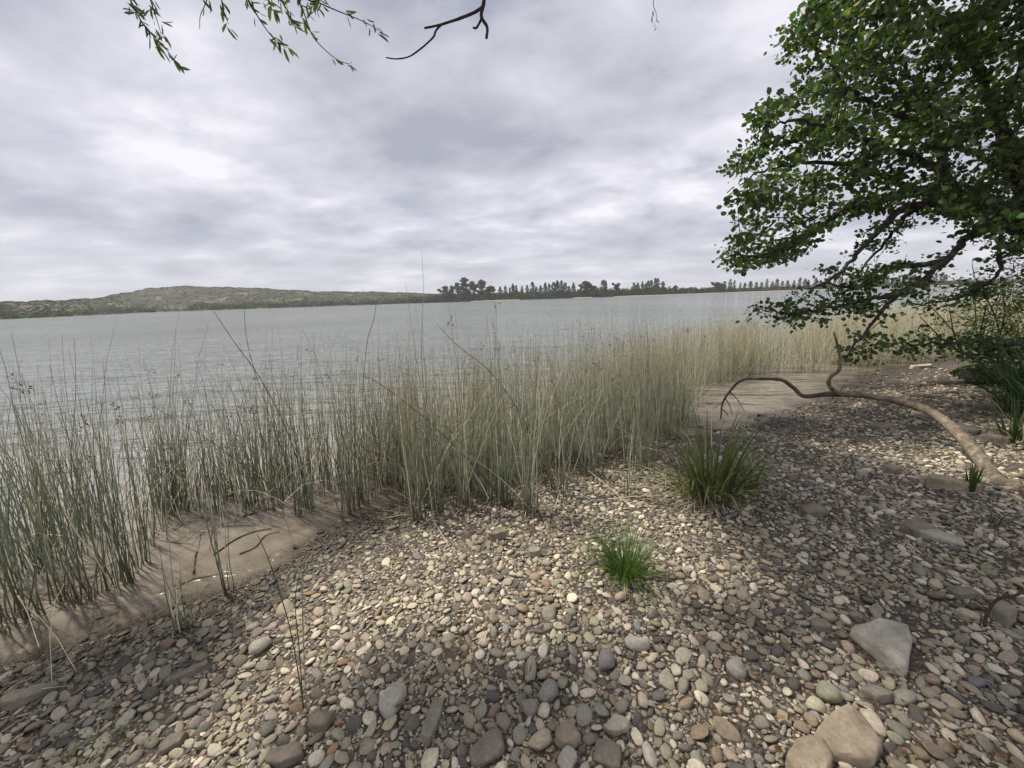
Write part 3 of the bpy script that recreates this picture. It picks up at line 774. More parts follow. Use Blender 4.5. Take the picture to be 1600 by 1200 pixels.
for nm, typ, arr, key in (('prot', 'FLOAT_VECTOR', rot[rest], 'vector'), ('pscl', 'FLOAT_VECTOR', scl[rest], 'vector'), ('pvid', 'INT', vid[rest], 'value'), ('pwet', 'FLOAT', wetp[rest], 'value')):
    a = me.attributes.new(nm, typ, 'POINT'); a.data.foreach_set(key, np.ascontiguousarray(arr, dtype=np.int32 if typ == 'INT' else np.float32).ravel())
a = me.attributes.new('pcol', 'FLOAT_COLOR', 'POINT'); a.data.foreach_set('color', np.hstack([pc[rest], np.ones((rest.sum(), 1))]).astype(np.float32).ravel())
gp = ob('gravel_pebbles', me, MAT_STONE)
tag(gp, 'mass of small grey and beige pebbles covering the shore', 'pebbles', kind='stuff')
ng = bpy.data.node_groups.new('scatter_pebbles', 'GeometryNodeTree')
ng.interface.new_socket('Geometry', in_out='INPUT', socket_type='NodeSocketGeometry'); ng.interface.new_socket('Geometry', in_out='OUTPUT', socket_type='NodeSocketGeometry')
gi = ng.nodes.new('NodeGroupInput'); go = ng.nodes.new('NodeGroupOutput')
iop = ng.nodes.new('GeometryNodeInstanceOnPoints'); ci = ng.nodes.new('GeometryNodeCollectionInfo')
ci.inputs['Collection'].default_value = proto_col; ci.inputs['Separate Children'].default_value = True; ci.inputs['Reset Children'].default_value = True
def named(nm, typ):
    q = ng.nodes.new('GeometryNodeInputNamedAttribute'); q.data_type = typ; q.inputs[0].default_value = nm
    return [s for s in q.outputs if s.enabled and s.name == 'Attribute'][0]
e2r = ng.nodes.new('FunctionNodeEulerToRotation')
ng.links.new(named('prot', 'FLOAT_VECTOR'), e2r.inputs[0]); ng.links.new(e2r.outputs[0], iop.inputs['Rotation'])
ng.links.new(named('pscl', 'FLOAT_VECTOR'), iop.inputs['Scale']); ng.links.new(named('pvid', 'INT'), iop.inputs['Instance Index'])
iop.inputs['Pick Instance'].default_value = True
ng.links.new(gi.outputs[0], iop.inputs['Points']); ng.links.new(ci.outputs[0], iop.inputs['Instance']); ng.links.new(iop.outputs[0], go.inputs[0])
gp.modifiers.new('scatter', 'NODES').node_group = ng

# ------------------------------------------------------------------ reeds
def stems(base, h, lean, curve, rr, cb, cm, ct, S=6, K=4, droop=None):
    """base (n,3), h (n), lean (n,2) sideways reach as share of h, curve (n) how late it bends; returns V, F, C, tips"""
    n = len(base); t = np.linspace(0, 1, S + 1)
    T = t[None, :]
    reach = (1 - curve[:, None]) * T + curve[:, None] * T ** 2.4
    L2 = (lean ** 2).sum(1)
    zf = np.sqrt(np.maximum(0.05, 1 - np.minimum(L2, 0.9)))[:, None] * T
    zf = zf - (0.0 if droop is None else droop[:, None] * T ** 5)
    P = np.empty((n, S + 1, 3))
    jx = np.cumsum(rng.normal(0, 0.006, (n, S + 1, 2)), axis=1); jx -= jx[:, :1]
    for k in range(2): P[:, :, k] = base[:, None, k] + h[:, None] * (lean[:, k:k + 1] * reach + jx[:, :, k])
    P[:, :, 2] = base[:, None, 2] + h[:, None] * zf
    R = rr[:, None] * (1 - 0.72 * T ** 1.4)
    a = np.arange(K) / K * 2 * math.pi
    V = P[:, :, None, :] + R[:, :, None, None] * np.stack([np.cos(a), np.sin(a), 0 * a], 1)[None, None]
    V = V.reshape(-1, 3)
    i, s, k = np.meshgrid(np.arange(n), np.arange(S), np.arange(K), indexing='ij')
    o = i * (S + 1) * K + s * K; k2 = (k + 1) % K
    F = np.stack([o + k, o + k2, o + K + k2, o + K + k], -1).reshape(-1, 4)
    w1 = sstep(0.0, 0.28, T)[..., None]; w2 = sstep(0.55, 1.0, T)[..., None]
    C = (cb[:, None] * (1 - w1) + cm[:, None] * w1) * (1 - w2) + ct[:, None] * w2
    C = np.repeat(C.reshape(n, S + 1, 1, 3), K, 2).reshape(-1, 3)
    return V, F, C, P
GREEN, BLUEG, STRAW, RUST = np.array([0.27, 0.30, 0.17]), np.array([0.33, 0.40, 0.32]), np.array([0.80, 0.71, 0.51]), np.array([0.27, 0.18, 0.11])
def reed_batch(n, base, hmean, hs, leanmag, dry=0.13, rmean=0.0030, S=6, K=4, pale=0.0):
    h = np.clip(rng.normal(hmean, hs, n), 0.35, 1.95)
    ang = rng.uniform(0, 6.28, n); mag = np.abs(rng.standard_t(2.6, n)) * leanmag * 1.05; mag = np.minimum(mag, 0.8)
    lean = np.stack([np.cos(ang) * mag + 0.10 * np.clip(-base[:, 0] / 2.5, -0.4, 1.2), np.sin(ang) * mag * 0.8], 1)
    isdry = rng.random(n) < dry
    mix = rng.random((n, 1))
    h = h * (1 + 0.22 * (rng.random(n) < 0.03))
    cm = (GREEN * mix + BLUEG * (1 - mix)) * rng.uniform(0.65, 1.25, (n, 1))
    cm = cm * (1 - pale) + STRAW * 0.85 * pale * rng.uniform(0.6, 1.2, (n, 1))
    cm = cm * (0.72 + 0.28 * sstep(-1.8, 0.3, base[:, 0]))[:, None]      # stems get darker towards the left
    ct = cm * 0.35 + STRAW * rng.uniform(0.3, 0.85, (n, 1)) 
    ct = np.where(rng.random((n, 1)) < 0.15, RUST * 1.2, ct)
    cb = np.array([0.07, 0.066, 0.03]) * rng.uniform(0.6, 1.4, (n, 1))
    d = STRAW * rng.uniform(0.6, 1.15, (n, 1))
    cm = np.where(isdry[:, None], d, cm); ct = np.where(isdry[:, None], d * 1.1, ct); cb = np.where(isdry[:, None], d * 0.55, cb)
    lean = np.where(isdry[:, None], lean * 1.5, lean)
    droop = np.where(isdry & (rng.random(n) < 0.4), rng.uniform(0.05, 0.3, n), 0.0)
    brk = rng.random(n) < 0.06                                     # bent over stems
    droop = np.where(brk, rng.uniform(0.3, 0.6, n), droop); lean = np.where(brk[:, None], lean * 2.2 + rng.normal(0, 0.15, (n, 2)), lean); h = np.where(brk, h * 0.8, h)
    lean = lean * np.minimum(1, 0.8 / np.maximum(np.linalg.norm(lean, axis=1, keepdims=True), 1e-6))
    return stems(base, h, lean, rng.uniform(0.1, 0.75, n), rmean * rng.uniform(0.7, 1.25, n), cb, cm, ct, S, K, droop)
def seed_heads(tips, frac=0.07):
    """drooping brown spikelets just below the tip of some stems"""
    sel = np.nonzero(rng.random(len(tips)) < frac)[0]; q = Geo()
    for i in sel:
        p = tips[i, -1] * 0.55 + tips[i, -2] * 0.45
        for _ in range(5):
            d = unit(rng.normal(size=3) + [0, 0, -0.2]); l = rng.uniform(0.012, 0.03); c = p + d * l; r = 0.0045
            e = unit(np.cross(d, [0.3, 0.5, 0.8])); f2 = np.cross(d, e)
            V = [c - d * l * 0.5, c + e * r, c + f2 * r, c - e * r, c - f2 * r, c + d * l * 0.55]
            q.add(V, [[0, 2, 1, 1], [0, 3, 2, 2]][:0] or [[0, 1, 5, 2], [0, 3, 5, 4], [0, 2, 5, 3], [0, 4, 5, 1]], RUST * rng.uniform(0.5, 1.0))
    return q if q.n else None
def reed_clump(px, py, r, n, hmean, label, leanmag=0.12, hs=0.2, dry=0.13, rmean=0.0035, group='reed clumps along the water edge'):
    p = ground_at(px, py)
    a = rng.uniform(0, 6.28, n); q = r * np.sqrt(rng.uniform(0, 1, n))
    x, y = p[0] + np.cos(a) * q, p[1] + np.sin(a) * q
    base = np.stack([x, y, height(x, y) - 0.03], 1)
    V, F, C, T = reed_batch(n, base, hmean, hs, leanmag, dry, rmean, 8, 5)
    e = empty('reed_clump', p, label, 'reeds', group)
    k = Geo(); k.add(V, F, C); ob('stems', k.mesh('reed_stems', p), MAT_REED, e)
    s = seed_heads(T)
    if s: tag(ob('seed_heads', s.mesh('reed_seed_heads', p), MAT_REED, e), kind='stuff')
    return e
CL = [(4, 985, .10, 22, 1.25, 'dark reed clump cut by the left edge of the picture'), (38, 905, .13, 24, 1.2, 'reed clump behind the one at the left edge'), (72, 957, .08, 20, 1.25, 'narrow reed clump second from the left at the water front'),
      (100, 890, .12, 22, 1.2, 'tangled reed clump between the second and third front clumps'), (133, 943, .08, 22, 1.25, 'upright reed clump third from the left at the water front'), (187, 920, .07, 24, 1.2, 'dense dark reed clump with a muddy green foot, fourth from the left'),
      (217, 894, .07, 14, 1.15, 'thin reed clump just right of the dense dark foot'), (236, 862, .09, 14, 1.15, 'small reed clump at the left side of the open brown water'), (357, 924, .028, 8, 0.72, 'lone slim reed clump at the water edge on the gravel'),
      (283, 985, .05, 9, 0.62, 'short sparse reed clump rising from wet gravel'), (392, 808, .10, 26, 1.2, 'reed clump at the right side of the open brown water'), (428, 802, .09, 20, 1.2, 'reed clump beside the open brown water, second from it'),
      (478, 806, .08, 28, 1.25, 'stout reed clump with a dark foot in the brown shallows'), (548, 802, .08, 26, 1.25, 'reed clump with a dark foot left of the brown water wedge'), (572, 790, .08, 16, 1.2, 'reed clump behind the brown water wedge'),
      (655, 812, .05, 16, 1.15, 'reed clump at the gravel tip right of the brown water wedge'), (678, 802, .07, 22, 1.2, 'reed clump with green feet at the start of the gravel'), (722, 793, .08, 24, 1.25, 'reed clump growing through fallen stems on the gravel edge'),
      (760, 782, .09, 24, 1.2, 'reed clump behind the reddish brown stone'), (790, 788, .06, 20, 1.25, 'dark footed reed clump where a long stem leans out'), (830, 802, .055, 20, 1.2, 'reed clump standing furthest forward on the pebbles'),
      (872, 770, .09, 18, 1.15, 'loose reed clump on pebbles right of the foremost clump'), (925, 745, .10, 22, 1.2, 'reed clump midway between the foremost clump and the grass tuft'), (980, 778, .04, 8, 0.6, 'small short reed clump just left of the large grass tuft'),
      (1005, 735, .10, 20, 1.15, 'straw coloured reed clump behind the large grass tuft')]
for px, py, r, nn, hm, lab in CL:
    reed_clump(px, py, r * (1.15 if hm > 1 else 1), int(nn * (1.1 if px < 600 else 1.45)) if hm > 1 else nn, hm, lab, 0.15 if hm > 1 else 0.1, 0.24 if hm > 1 else 0.15)
# the mass of reeds behind, growing in the shallows
def in_poly(x, y, poly):
    ins = np.zeros(len(x), bool); q = np.asarray(poly); j = len(q) - 1
    for i in range(len(q)):
        c = ((q[i, 1] > y) != (q[j, 1] > y)) & (x < (q[j, 0] - q[i, 0]) * (y - q[i, 1]) / (q[j, 1] - q[i, 1] + 1e-12) + q[i, 0]); ins ^= c; j = i
    return ins
def plan(pts, z=-0.05):
    out = []
    for px, py in pts:
        d = ray(px, py); t = (z - CAMZ) / d[2]; out.append((d[0] * t, d[1] * t))
    return np.array(out)
def bed_points(poly, n, clump_r, per, gap=-0.45):
    lo, hi = poly.min(0), poly.max(0); got = []
    while sum(len(q) for q in got) < n:
        c = rng.uniform(lo, hi, (400, 2)); c = c[in_poly(c[:, 0], c[:, 1], poly)]
        c = c[wob(c[:, 0], c[:, 1], 2.6, 5.0) > gap]
        for q in c:
            m_ = rng.integers(per // 2, per + 1); a = rng.uniform(0, 6.28, m_); r = clump_r * np.sqrt(rng.uniform(0, 1, m_))
            got.append(np.stack([q[0] + np.cos(a) * r, q[1] + np.sin(a) * r], 1))
    B = np.concatenate(got)[:n]
    return np.column_stack([B, height(B[:, 0], B[:, 1]) - 0.03])
g = Geo(); gh = Geo()
def bed_add(poly, n, hmean, hs, lean, dry, cr=0.1, per=12, rmean=0.0030, S=6, K=3, pale=0.0, heads=0.05, gap=-0.45):
    B = bed_points(poly, n, cr, per, gap)
    V, F, C, T = reed_batch(n, B, hmean, hs, lean, dry, rmean, S, K, pale); g.add(V, F, C)
    s = seed_heads(T, heads)
    if s: gh.add(np.concatenate(s.V), np.concatenate(s.F), np.concatenate(s.C))
bed_add(plan([(-260, 960), (-60, 905), (60, 880), (235, 840), (250, 800), (120, 790), (-100, 810), (-300, 850)]), 400, 1.16, 0.26, 0.16, 0.14, 0.13, gap=-0.5)
bed_add(plan([(235, 835), (300, 800), (390, 795), (560, 775), (640, 770), (600, 735), (420, 742), (250, 775)]), 560, 1.14, 0.24, 0.16, 0.2, 0.13, gap=-0.6)
bed_add(plan([(235, 850), (300, 822), (372, 806), (400, 780), (250, 790)]), 130, 0.95, 0.2, 0.15, 0.15, 0.06, 10, gap=-2)
bed_add(plan([(560, 780), (660, 795), (760, 770), (900, 740), (1010, 715), (1060, 690), (1060, 640), (900, 655), (700, 700), (560, 735)]), 2900, 1.12, 0.2, 0.13, 0.36, 0.13, gap=-2)
bed_add(plan([(1000, 690), (1075, 660), (1095, 615), (1180, 590), (1180, 560), (1030, 585), (900, 640)]), 2600, 1.18, 0.18, 0.13, 0.4, 0.14, pale=0.12, gap=-2)
bed_add(plan([(1090, 598), (1200, 590), (1330, 580), (1420, 568), (1530, 553), (1640, 540), (1640, 512), (1400, 520), (1200, 548), (1100, 568)]), 8500, 1.2, 0.16, 0.13, 0.38, 0.2, 14, 0.0036, 5, 3, 0.2, gap=-2)
bed_add(plan([(1330, 530), (1640, 520), (1750, 500), (1750, 476), (1500, 480), (1370, 500)]), 6500, 1.35, 0.18, 0.12, 0.4, 0.4, 16, 0.007, 4, 3, 0.5, 0.03, gap=-2)
bd = ob('reed_bed', g.mesh('reed_bed'), MAT_REED); tag(bd, 'dense bed of grey green reeds standing in the shallows', 'reeds', kind='stuff')
o = ob('seed_heads', gh.mesh('reed_bed_heads'), MAT_REED, bd); tag(o, kind='stuff')
# single long stems that lean out of the mass
def lean_stem(name, pts, r, col, label, Y=None):
    b = ground_at(*pts[0]); Yb = b[1] if Y is None else Y
    P = [b - [0, 0, 0.03]] + [at(px, py, Yb - 0.05 * i) for i, (px, py) in enumerate(pts[1:])]
    P = smooth_path(P, 14); rr = 0.75 * r * (1 - 0.6 * np.linspace(0, 1, 14) ** 1.5)
    V, F = tube(P, rr, 5); me = new_mesh(name, V - b, F, np.broadcast_to(np.array(col, float), (len(V), 3)))
    tag(ob(name, me, MAT_REED, None, b), label, 'reed', 'single leaning reed stems')
DK = (0.045, 0.05, 0.03)
lean_stem('leaning_reed', [(492, 800), (450, 677), (407, 592), (365, 533), (334, 486)], 0.0052, DK, 'long dark reed stem leaning left, its tip reaching the far shore line')
lean_stem('leaning_reed', [(600, 822), (500, 795), (422, 757), (330, 690), (250, 641)], 0.0046, DK, 'dark reed stem slanting low to the left across the left clumps')
lean_stem('leaning_reed', [(797, 790), (735, 722), (660, 650), (597, 602), (560, 583)], 0.005, DK, 'dark reed stem slanting left from the gravel across the middle reeds')
lean_stem('leaning_reed', [(870, 772), (820, 660), (770, 585), (715, 540), (683, 507)], 0.0048, (0.06, 0.07, 0.04), 'dark green reed stem arching left above the middle reeds')
lean_stem('leaning_reed', [(470, 790), (425, 660), (395, 570), (384, 520), (382, 478)], 0.0042, (0.09, 0.10, 0.06), 'upright thin reed stem taller than its neighbours, near the hill shrubs')
lean_stem('leaning_reed', [(575, 800), (566, 650), (573, 540), (584, 500), (589, 465)], 0.004, (0.16, 0.15, 0.09), 'single tall pale reed stem crossing the far shrub belt')
lean_stem('leaning_reed', [(690, 800), (640, 740), (600, 722), (570, 728), (548, 742)], 0.004, (0.24, 0.2, 0.12), 'bowed reed stem arching over the brown water wedge')
lean_stem('leaning_reed', [(478, 1108), (474, 1000), (472, 900), (467, 858), (455, 848)], 0.0036, (0.42, 0.40, 0.30), 'pale reed stem with a hooked tip rising from the pebbles')
lean_stem('leaning_reed', [(475, 1106), (455, 990), (435, 920), (418, 870), (402, 835)], 0.003, (0.08, 0.09, 0.045), 'thin green stem leaning left beside the hooked pale stem')
lean_stem('leaning_reed', [(473, 1108), (468, 1020), (462, 960), (462, 925), (470, 890)], 0.003, (0.07, 0.09, 0.04), 'short green stem at the foot of the hooked pale stem')
lean_stem('leaning_reed', [(0, 1090), (60, 1078), (110, 1071)], 0.003, (0.5, 0.46, 0.35), 'pale dry stem lying on the pebbles at far left')
g = Geo()
for k in range(46):                                                # fallen dead stems and twigs along the reed edge
    px = rng.uniform(640, 1050); py = 812 - (px - 640) * 0.11 + rng.uniform(-18, 14); p = ground_at(px, py)
    a = rng.uniform(0, 6.28); l = rng.uniform(0.1, 0.45); d = np.array([math.cos(a), math.sin(a), rng.uniform(-0.05, 0.25)])
    P = smooth_path([p + [0, 0, 0.02], p + d * l * 0.5 + [0, 0, 0.03], p + d * l + [0, 0, 0.025]], 5)
    V, F = tube(P, np.linspace(0.0035, 0.0018, 5), 4, cap=False); g.add(V, F, (STRAW if k % 3 else RUST) * rng.uniform(0.4, 0.9))
tag(ob('reed_litter', g.mesh('reed_litter'), MAT_REED), 'dead straw stems lying on the gravel at the foot of the reeds', 'litter', kind='stuff')
g = Geo()                                                            # broken stems lying in the shallows among the reed feet
for k in range(150):
    px = rng.uniform(0, 640); py = np.interp(px, [0, 130, 235, 400, 560, 640], [985, 940, 870, 806, 800, 800]) + rng.uniform(-45, 10); p = ground_at(px, py); p[2] = max(p[2], 0.0)
    a = rng.uniform(0, 6.28); l = rng.uniform(0.06, 0.4); d = np.array([math.cos(a), math.sin(a), rng.uniform(0.0, 0.3) if k % 2 else 0.0])
    P = smooth_path([p + [0, 0, 0.004], p + d * l * 0.5 + [0, 0, 0.01], p + d * l + [0, 0, 0.005]], 5)
    V, F = tube(P, np.linspace(0.003, 0.0015, 5), 4, cap=False); g.add(V, F, (STRAW if k % 4 == 0 else RUST) * rng.uniform(0.25, 0.8))
tag(ob('reed_litter', g.mesh('reed_litter'), MAT_REED), 'broken reed stems lying in the brown shallows', 'litter', kind='stuff')
def stick(name, pts, r0, r1, label, mat=MAT_STICK, lift=0.02, group=None):
    P = np.array([ground_at(*q) + [0, 0, lift] for q in pts]); P[:, 2] = np.maximum(P[:, 2], 0.006)
    b = P[0].copy(); P = smooth_path(P, 10); V, F = tube(P - b, np.linspace(r0, r1, 10), 6, 0.1)
    return tag(ob(name, new_mesh(name, V, F), mat, None, b), label, 'stick', group)
G_ = 'sticks lying in the shallows'
stick('stick', [(335, 872), (370, 850), (400, 838), (425, 832)], 0.006, 0.003, 'long brown stick slanting across the brown shallows', group=G_)
stick('stick', [(375, 871), (400, 860), (415, 842), (438, 836)], 0.005, 0.003, 'shorter bent stick right of the long brown stick', group=G_)
stick('stick', [(303, 900), (304, 885), (308, 868)], 0.008, 0.006, 'short pale stub of wood sticking up in the shallows', MAT_DEAD, 0.03, G_)
stick('stick', [(285, 917), (305, 908), (330, 905), (342, 902)], 0.004, 0.002, 'thin dark twig floating by the wet gravel edge', group=G_)
stick('stick', [(350, 832), (372, 831), (400, 830)], 0.004, 0.003, 'pale straw floating behind the long brown stick', MAT_DEAD, group=G_)
stick('stick', [(382, 818), (390, 815), (400, 812)], 0.009, 0.008, 'small dark chunk of wood floating below the reeds', group=G_)
stick('stick', [(620, 1117), (650, 1108), (675, 1100), (690, 1086)], 0.005, 0.003, 'thin grey twig lying over the long narrow grey slab', MAT_DEAD, 0.045)

# ------------------------------------------------------------------ grass tufts
def blades(n, base_r, L, spread, W, cols, p, droop=0.5, S=6, bias=(0, 0), dirs=None):
    a = rng.uniform(0, 6.28, n) if dirs is None else dirs
    r = base_r * np.sqrt(rng.uniform(0, 1, n))
    b = np.stack([np.cos(a) * r, np.sin(a) * r], 1)
    x, y = p[0] + b[:, 0], p[1] + b[:, 1]
    l = L * rng.uniform(0.35, 1.15, n); th = np.abs(rng.normal(0, spread, n)) + 0.04; th = np.minimum(th, 1.25)
    out = np.stack([np.cos(a) + bias[0], np.sin(a) + bias[1]], 1)
    t = np.linspace(0, 1, S + 1); ang = th[:, None] + droop * rng.uniform(0.2, 1.6, (n, 1)) * t[None] ** 1.6
    ds = l[:, None] / S
    hx = np.cumsum(np.sin(ang) * ds, 1) - np.sin(ang[:, :1]) * ds; hz = np.cumsum(np.cos(ang) * ds, 1) - np.cos(ang[:, :1]) * ds
    P = np.empty((n, S + 1, 3)); P[:, :, 0] = x[:, None] + out[:, :1] * hx; P[:, :, 1] = y[:, None] + out[:, 1:] * hx
    zb = height(x, y) - 0.01
    P[:, :, 2] = zb[:, None] + hz
    P[:, :, 2] = np.maximum(P[:, :, 2], height(P[:, :, 0], P[:, :, 1]) + 0.018)
    side = np.stack([-np.sin(a + rng.normal(0, 0.7, n)), np.cos(a + rng.normal(0, 0.7, n)), 0 * a], 1)
    w = W * rng.uniform(0.6, 1.2, n)[:, None] * (1 - t[None] ** 2.2 * 0.94) * (0.6 + 0.4 * np.minimum(1, t[None] * 5))
    Lf = P - side[:, None] * w[..., None]; Rt = P + side[:, None] * w[..., None]; Md = P.copy(); Md[:, :, 2] -= w * 0.35
    V = np.stack([Lf, Md, Rt], 2).reshape(-1, 3)
    i, s, k = np.meshgrid(np.arange(n), np.arange(S), np.arange(2), indexing='ij'); o = i * (S + 1) * 3 + s * 3 + k
    F = np.stack([o, o + 1, o + 4, o + 3], -1).reshape(-1, 4)
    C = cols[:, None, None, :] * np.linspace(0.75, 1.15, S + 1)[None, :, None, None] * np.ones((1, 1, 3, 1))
    return V, F, C.reshape(-1, 3)
def tuft(px, py, label, sets, name='grass_tuft', group='grass tufts on the gravel'):
    p = ground_at(px, py); e = empty(name, p, label, 'grass', group)
    for part, n, br, L, spr, W, col, droop, bias in sets:
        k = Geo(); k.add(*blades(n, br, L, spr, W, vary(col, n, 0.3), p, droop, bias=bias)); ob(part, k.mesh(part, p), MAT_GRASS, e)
    return e
GB = (0.115, 0.15, 0.058); DRY = (0.46, 0.40, 0.26)
tuft(1112, 778, 'large dark green grass tuft with arching straw blades on the gravel', [('green_blades', 165, 0.16, 0.82, 0.34, 0.0078, GB, 0.85, (0, 0)), ('dry_blades', 110, 0.19, 0.66, 0.7, 0.0042, DRY, 1.2, (0, 0)), ('fringe_blades', 70, 0.28, 0.4, 0.5, 0.004, (0.16, 0.16, 0.07), 0.8, (0, 0))])
tuft(1080, 772, 'ragged low grass clump against the left side of the large dark tuft', [('green_blades', 70, 0.1, 0.6, 0.35, 0.005, GB, 0.9, (-0.3, 0)), ('dry_blades', 50, 0.12, 0.5, 0.7, 0.0038, DRY, 1.1, (-0.3, -0.2))])
tuft(1172, 766, 'small grass tuft at the right side of the large dark tuft', [('green_blades', 45, 0.05, 0.32, 0.3, 0.0055, GB, 0.6, (0, 0)), ('dry_blades', 12, 0.05, 0.35, 0.8, 0.004, DRY, 1.0, (0, 0))])
tuft(975, 900, 'small bright green fine grass tuft alone on the bright pebbles', [('green_blades', 420, 0.075, 0.36, 0.36, 0.0023, (0.085, 0.145, 0.036), 1.1, (0, 0)), ('fringe_blades', 60, 0.11, 0.2, 0.5, 0.002, (0.2, 0.2, 0.09), 1.0, (0, 0)), ('dry_blades', 50, 0.06, 0.20, 0.9, 0.0026, (0.33, 0.36, 0.13), 1.3, (0.1, -0.5))])
tuft(1517, 770, 'narrow bright green tuft beside the split wood', [('green_blades', 22, 0.03, 0.24, 0.12, 0.009, (0.07, 0.12, 0.03), 0.3, (0, 0))])
tuft(1590, 690, 'dark grass clump with long pale straps arching left at the right edge', [('green_blades', 70, 0.15, 0.55, 0.4, 0.008, (0.04, 0.07, 0.024), 0.8, (0.2, 0)), ('dry_blades', 16, 0.12, 0.75, 1.0, 0.006, (0.33, 0.32, 0.22), 0.8, (-0.8, 0.0))])
tuft(1640, 655, 'tall dark green strap grass below the mossy log', [('green_blades', 160, 0.35, 0.9, 0.3, 0.011, (0.035, 0.07, 0.022), 0.7, (0, 0))])
tuft(1720, 690, 'dark strap grass at the foot of the bush past the right edge', [('green_blades', 130, 0.4, 0.95, 0.4, 0.011, (0.04, 0.075, 0.025), 0.7, (0, 0))])
tuft(822, 1068, 'tiny green grass sprig beside the upright oblong pebble', [('green_blades', 14, 0.02, 0.09, 0.4, 0.0026, (0.08, 0.13, 0.04), 0.5, (0, 0))])
tuft(888, 1060, 'tiny bright green shoots among pebbles near the bottom centre', [('green_blades', 8, 0.015, 0.06, 0.5, 0.003, (0.10, 0.2, 0.04), 0.5, (0, 0))])
tuft(1545, 822, 'small dull green tuft on the shaded beach near the pale oblong stone', [('green_blades', 40, 0.05, 0.14, 0.6, 0.004, (0.06, 0.09, 0.03), 0.7, (0, 0))])
for px, py, n_, lab in ((150, 1172, 60, 'low pale green weed creeping among the left pebbles'), (205, 1148, 45, 'small pale weed sprig behind the creeping weed')):
    p = ground_at(px, py); P = p + rng.normal(0, 1, (n_, 3)) * [0.06, 0.045, 0.008] + [0, 0, 0.035]
    V, F, C = quads_cloud(P, 0.008, vary((0.20, 0.23, 0.12), n_)); V = V - p
    e = empty('creeping_weed', p, lab, 'weed', 'weeds among the pebbles'); ob('leaves', new_mesh('weed_leaves', V, F, C, False), MAT_GRASS, e)

# ------------------------------------------------------------------ wood on the beach
def limb_obj(name, pts, radii, mat, parent, origin, n=26, K=9, lump=0.08):
    P = smooth_path(pts, n); R = np.interp(np.linspace(0, 1, n), np.linspace(0, 1, len(radii)), radii)
    V, F = tube(P - origin, R, K, lump); return ob(name, new_mesh(name, V, F), mat, parent)
b0 = ground_at(1592, 778)
fb = empty('fallen_branch', b0, 'long bare grey brown branch arching over the gravel to the water', 'branch')
main = [b0 + [0.06, -0.05, 0.03], at(1560, 752, 2.85), at(1530, 715, 3.05), at(1495, 675, 3.35), at(1455, 644, 3.7), at(1405, 627, 4.0), at(1350, 618, 4.25), at(1313, 616, 4.4)]
limb_obj('limb', main, [0.055, 0.054, 0.050, 0.046, 0.040, 0.036, 0.031, 0.029], MAT_DEAD, fb, b0, 60, 12, 0.11)
limb_obj('arching_tip', [at(1316, 616, 4.4), at(1290, 616, 4.5), at(1256, 619, 4.6), at(1240, 606, 4.68), at(1222, 594, 4.72), at(1190, 592, 4.78), at(1159, 594, 4.82), at(1140, 612, 4.84), at(1129, 630, 4.86), at(1126, 655, 4.85)], [0.033, 0.028, 0.026, 0.024, 0.022, 0.019, 0.016, 0.014, 0.012, 0.008], MAT_STICK, fb, b0, 36, 8, 0.09)
limb_obj('upright_fork', [at(1312, 616, 4.4), at(1296, 603, 4.42), at(1297, 590, 4.43), at(1311, 578, 4.44), at(1313, 560, 4.45), at(1309, 540, 4.46), at(1303, 519, 4.47)], [0.026, 0.023, 0.020, 0.021, 0.017, 0.015, 0.010], MAT_DEAD, fb, b0, 24, 8, 0.09)
for k, (p0, dx) in enumerate((((1129, 630), (-0.10, 0.05, -0.10)), ((1133, 622), (0.05, -0.12, -0.22)), ((1127, 640), (0.12, 0.02, -0.12)), ((1140, 612), (0.1, -0.2, -0.22)))):
    p = at(*p0, 4.86); limb_obj('twig', [p, p + np.array(dx) * 0.5 + [0.01, 0, 0.02], p + np.array(dx)], [0.008, 0.006, 0.003], MAT_STICK, fb, b0, 8, 5)
sp = ground_at(1487, 765)
o = ob('split_wood', slab_mesh(0.30, 0.095, 0.055, 'block', 77), SLABS['wood'], None, sp + [0, 0, 0.03]); o.rotation_euler = (0.1, 0, rad(-38))
tag(o, 'pale split piece of wood lying left of the narrow green tuft', 'wood')
sp = ground_at(1452, 757)
o = ob('split_wood', slab_mesh(0.13, 0.05, 0.03, 'block', 78), SLABS['wood'], None, sp + [0, 0, 0.03]); o.rotation_euler = (0.1, 0, rad(-10))
tag(o, 'small pale wood chip touching the split piece of wood', 'wood')
pts = [ground_at(*q) + [0, 0, 0.04] for q in ((1535, 990), (1538, 975), (1550, 968), (1568, 965), (1572, 955), (1560, 945))]
for q_, dz in zip(pts[1:], (0.02, 0.07, 0.10, 0.11, 0.10)): q_[2] += dz
pts[3][1] -= 0.02; pts[4][1] -= 0.03; pts[5][1] -= 0.03
V, F = tube(smooth_path(pts, 18) - pts[0], np.full(18, 0.006), 7, 0.15)
tag(ob('curved_root', new_mesh('curved_root', V, F), SLABS['rust'], None, pts[0]), 'thin curved rusty brown piece by the hunched grey stone', 'root')
lp = at(1507, 592, 6.3)
lg = empty('mossy_log', on_ground(lp[0] + 0.4, 6.3), 'thick dark log with a moss covered end at the right edge', 'log'); lo = np.array(lg.location)
limb_obj('log_body', [at(1508, 594, 6.2), at(1530, 590, 6.15), at(1575, 600, 6.05), at(1640, 610, 5.9), at(1720, 620, 5.7)], [0.15, 0.21, 0.23, 0.24, 0.24], MAT_BARK, lg, lo, 22, 14, 0.10)
k = Geo(); P = []
